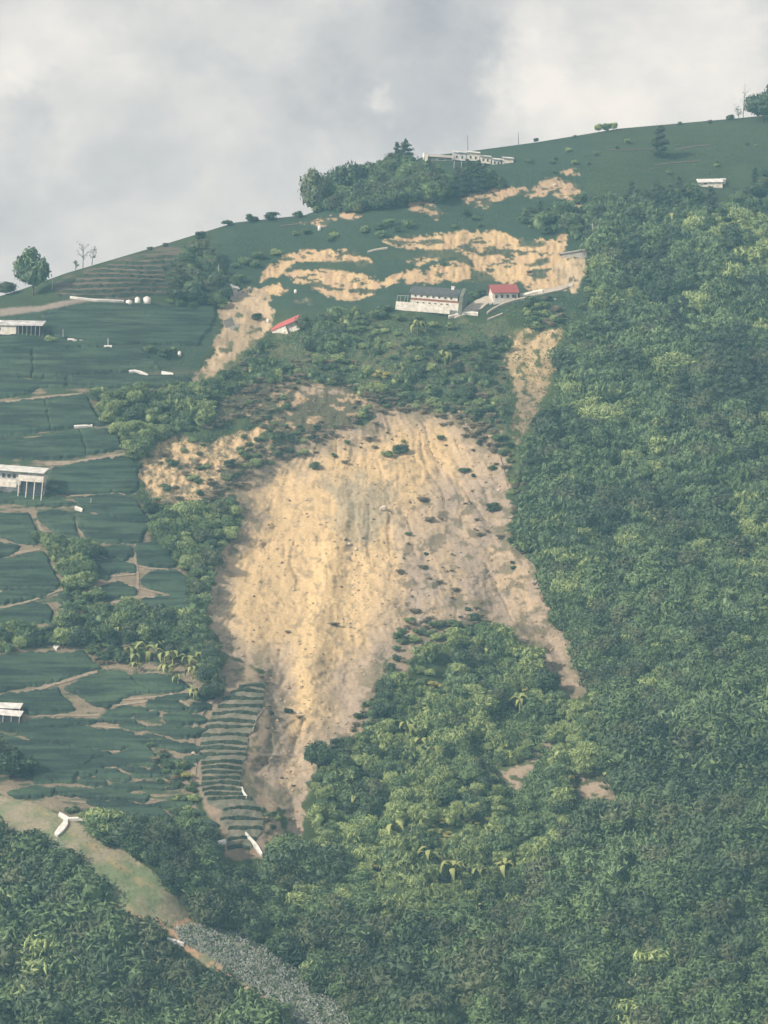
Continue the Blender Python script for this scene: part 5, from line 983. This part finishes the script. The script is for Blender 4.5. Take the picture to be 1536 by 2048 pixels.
tank(591, 584, 6, 6, 'white drum on the slumped tea ground above the red roofed shed')
tank(359, 710, 7, 9, 'small white tank by the bushy hollow')
tank(536, 644, 6, 8, 'white drum beside the slumped red roof')
tank(848, 318, 5, 14, 'narrow white tank at the left end of the summit buildings')
def sheet(u0, v0, u1, v1, wpx, label, name='plastic_sheet', hgt=.5, mids=(), wm=None):
    pts = [(u0, v0), *mids, (u1, v1)]; o = ribbon(name, pts, wm or wpx, 'plastic', .15, None, hgt); tag(o, label, 'plastic sheet')
sheet(112, 1672, 132, 1636, 12, 'broad white tarp lying down the grassy spur', mids=[(122,1661),(131,1650)], wm=[8,12,11,6], hgt=.5)
sheet(118, 1630, 136, 1640, 6, 'short white tarp end at the top of the broad one')
sheet(134, 1640, 181, 1641, 3.5, 'thin white tarp strip pointing right from the broad one', mids=[(160,1639)])
sheet(491, 1668, 524, 1712, 5, 'long white pipe like sheet across the foot of the crop rows', mids=[(500,1680),(513,1694)], wm=[3,5,6,3])
sheet(483, 1578, 494, 1598, 4, 'short white sheet on the right side of the crop rows', mids=[(487,1588)])
sheet(323, 748, 346, 752, 6, 'bright white sheet at the foot of the tea beside the left chute')
sheet(258, 745, 296, 753, 3, 'crinkled white strip along the edge of the long tea plot', mids=[(270,744),(280,746),(290,750)])
sheet(150, 1017, 165, 1022, 4.5, 'small white sheet at the corner of the broad tea plot')
sheet(148, 855, 185, 853, 2.5, 'thin white strip on the path above the five sided tea plot')
sheet(443, 1995, 505, 2020, 4, 'thin white strip along the lower edge of the grassy spur', mids=[(460,2000),(480,2012)]) if False else None
sheet(447, 1960, 505, 1995, 4, 'long thin white strip below the pale scrub bank', mids=[(465,1968),(485,1982)])
sheet(335, 1880, 368, 1890, 3.5, 'short white strip at the upper end of the pale scrub bank')
sheet(436, 1688, 452, 1684, 5, 'pale blue white scrap in the grove left of the crop rows')
sheet(110, 1298, 118, 1290, 9, 'pale heap on the path above the furrowed tea plot')
sheet(140, 596, 248, 604, 1.6, 'thin pale strip of sheeting left of the water tanks', mids=[(190,602),(220,603)])
sheet(135, 681, 175, 683, 2, 'thin pale strip along the tea edge near the blotchy roofed house')
sheet(208, 695, 224, 695, 2.5, 'small white scrap at the foot of the little post')
def boulder(u, v, px, label, seed):
    k = mpp(u, v); iv, f = ico(2); s = px * k / 2; rr = .75 + .5 * vnoise(iv[:, 0] * 1.7 + 9, iv[:, 1] * 1.7 + iv[:, 2] * 1.3 + 9, seed)
    o = mesh_np('boulder', iv * rr[:, None] * np.array([s, s * .8, s * .75]), f, M['rock'], False); o.location = at(u, v) + Vector((0, -.1, s * .3)); tag(o, label, 'boulder')
for k, (u, v, px, lab) in enumerate([(766,1020,17,'largest pale boulder in the middle of the scar'),(712,1100,9,'pale rock below the grey patch, right one of a pair'),(699,1089,8,'pale rock below the grey patch, left one of a pair'),(612,1001,6,'small pale rock on the upper left of the scar'),(998,982,9,'pale rock near the right rim of the scar'),(587,1180,6,'small pale rock low on the yellow tongue'),(345,975,10,'pale rock on the broken lobe left of the scar'),(598,1427,10,'pale rock beside the dark snag on the tongue'),(1110,600,7,'pale rock at the roadside'),(387,1508,9,'pale rock on the path left of the crop rows'),(1110,372,9,'pale rock on the ridge scarp')]): boulder(u, v, px, lab, k)
# fallen trunks
def log(u0, v0, u1, v1, label, rad=.22):
    a, b = at(u0, v0), at(u1, v1); r = empty('fallen_trunk', a); tag(r, label, 'log'); up_ = Vector((0, -.3, .35))
    MB().tube([up_, (b - a) * .5 + up_ * 1.3, (b - a) + up_], rad, rad * .5, 6).build('stem', M['dead'], r, True)
    bb = MB(); d = b - a
    for q, s in ((.55, 1), (.7, -1), (.85, 1)): bb.tube([d * q + up_, d * (q + .12) + up_ * 2 + Vector((s * .9, 0, .4))], rad * .35, rad * .15, 4)
    bb.build('branches', M['dead'], r, True)
log(478,1060,540,1015,'long pale fallen trunk on the left flank of the scar'); log(430,1225,470,1190,'fallen trunk at the left lower flank of the scar'); log(1000,915,1015,975,'fallen trunk along the right rim of the scar'); log(510,1445,527,1418,'bent fallen trunk right of the crop rows'); log(505,1465,512,1445,'short fallen trunk below the bent one'); log(560,1515,520,1512,'thin fallen trunk between crop rows and tail'); log(690,1110,703,1125,'short dark trunk by the pair of rocks'); log(1090,1185,1105,1215,'fallen trunk on the right bank of the scar'); log(780,1695,800,1680,'bare white branch in the lower wood', .3)

# ------------------------------------------------------------------ pale scrub bank in front, and tufts of weeds
def tufts(name, poly, n, material, ln, wd, hgt, label, seed, inset=0):
    rg = np.random.default_rng(seed); p = np.array(poly, float); u0, v0 = p.min(0); u1, v1 = p.max(0); A = []; 
    a = rg.uniform(u0, u1, n * 4); b = rg.uniform(v0, v1, n * 4); ok = (sdf(poly, a, b) > inset) & (sdf_any(PATCH, a, b, 30) < 3) & (fbm(a / 16, b / 12, seed, 3) > .36); a, b = a[ok][:n], b[ok][:n]
    c = P(a, b); c[:, 2] += rg.uniform(0, hgt, len(a)); c[:, 1] -= .3
    v, f = quads_leaf(rg, c, np.repeat(np.array([[0.1, -.7, .5]]), len(c), 0), ln, wd, -.6); o = mesh_np(name, v, f, M[material], False); tag(o, label, None, None, 'stuff')
tufts('pale_scrub', PALE_BANK, 6000, 'leaf_pale', 1.3, .32, 1.5, 'bank of pale grey scrub at the lower left, in front of the dark wood', 901, 1)
tufts('pale_scrub', [(-30,1655),(0,1662),(90,1680),(150,1712),(160,1735),(100,1735),(0,1712),(-30,1700)], 1100, 'leaf_pale', .9, .26, 3.0, 'pale grey scrub at the left edge under the grassy spur', 902)
tufts('weeds', PALE_BANK, 2600, 'leaf_mid', 1.0, .5, 1.6, 'green shoots growing through the pale scrub bank', 905, 1)
tufts('weeds', [(600,470),(850,420),(1030,345),(1240,275),(1536,250),(1620,250),(1620,380),(1300,395),(1190,420),(1150,450),(900,450),(560,500),(440,560),(400,500),(480,455)], 7000, 'leaf_dark', .7, .3, .3, 'tea bushes and weeds on the high slope', 906)
tufts('weeds', [(440,770),(500,690),(620,650),(800,640),(1010,650),(1020,800),(1000,880),(900,830),(760,810),(600,760)], 11000, 'leaf_bamboo', 1.1, .3, .5, 'tall grass on the slumped slope below the lodge', 907)
tufts('weeds', [(280,880),(330,840),(440,765),(560,790),(560,850),(450,890),(470,1000),(300,1060),(280,1000)], 3500, 'leaf_bamboo', .9, .28, .5, 'grass and weeds on the shoulder left of the scar', 909)
tufts('weeds', [(930,1385),(1110,1385),(1260,1535),(1265,1640),(980,1640),(930,1500)], 5200, 'leaf_mid', 1.5, .42, .7, 'rough grass round the bare patches in the lower right wood', 913, 1)
tufts('weeds', [(985,625),(1050,600),(1150,588),(1190,560),(1190,640),(1150,720),(1100,830),(1050,900),(1010,860),(1010,720)], 2600, 'leaf_mid', 1.1, .32, .5, 'rough grass along the right soil chute', 914)
tufts('weeds', WEED, 3500, 'leaf_brown', .9, .25, .5, 'dry grass along the torn edge above the scar', 908)
def debris(name, poly, n, m_, s0, s1, label, seed):
    rg = np.random.default_rng(seed); p = np.array(poly, float); u0, v0 = p.min(0); u1, v1 = p.max(0); a = rg.uniform(u0, u1, n * 3); b = rg.uniform(v0, v1, n * 3)
    ok = (sdf(poly, a, b) > 2) & (fbm(a / 60, b / 50, seed, 3) > .47); a, b = a[ok][:n], b[ok][:n]; c = P(a, b); iv, f = ico(1); s = s0 + (s1 - s0) * rg.random(len(a)) ** 4
    V_ = (c[:, None, :] + iv[None] * rg.uniform(.55, 1.15, (len(a), len(iv), 1)) * s[:, None, None] * np.array([1, .9, .75])).reshape(-1, 3); F_ = (f[None] + (np.arange(len(a)) * len(iv))[:, None, None]).reshape(-1, 3)
    tag(mesh_np(name, V_, F_, M[m_], False), label, None, None, 'stuff')
debris('soil_rubble', MAIN, 2600, 'clod', .15, 0.85, 'scattered stones and clods on the bare soil of the landslide', 911)
debris('dark_rubble', MAIN, 260, 'bark', .2, .9, 'dark clods and broken roots on the bare soil of the landslide', 912)
tufts('weeds', GRASS_RIDGE, 5000, 'leaf_mid', .5, .16, .3, 'short weeds on the grassy spur', 903, 3)
tufts('weeds', TEA_GROUND, 9000, 'leaf_mid', .7, .3, .5, 'weeds on the bare ground between the tea plots', 904, 2)
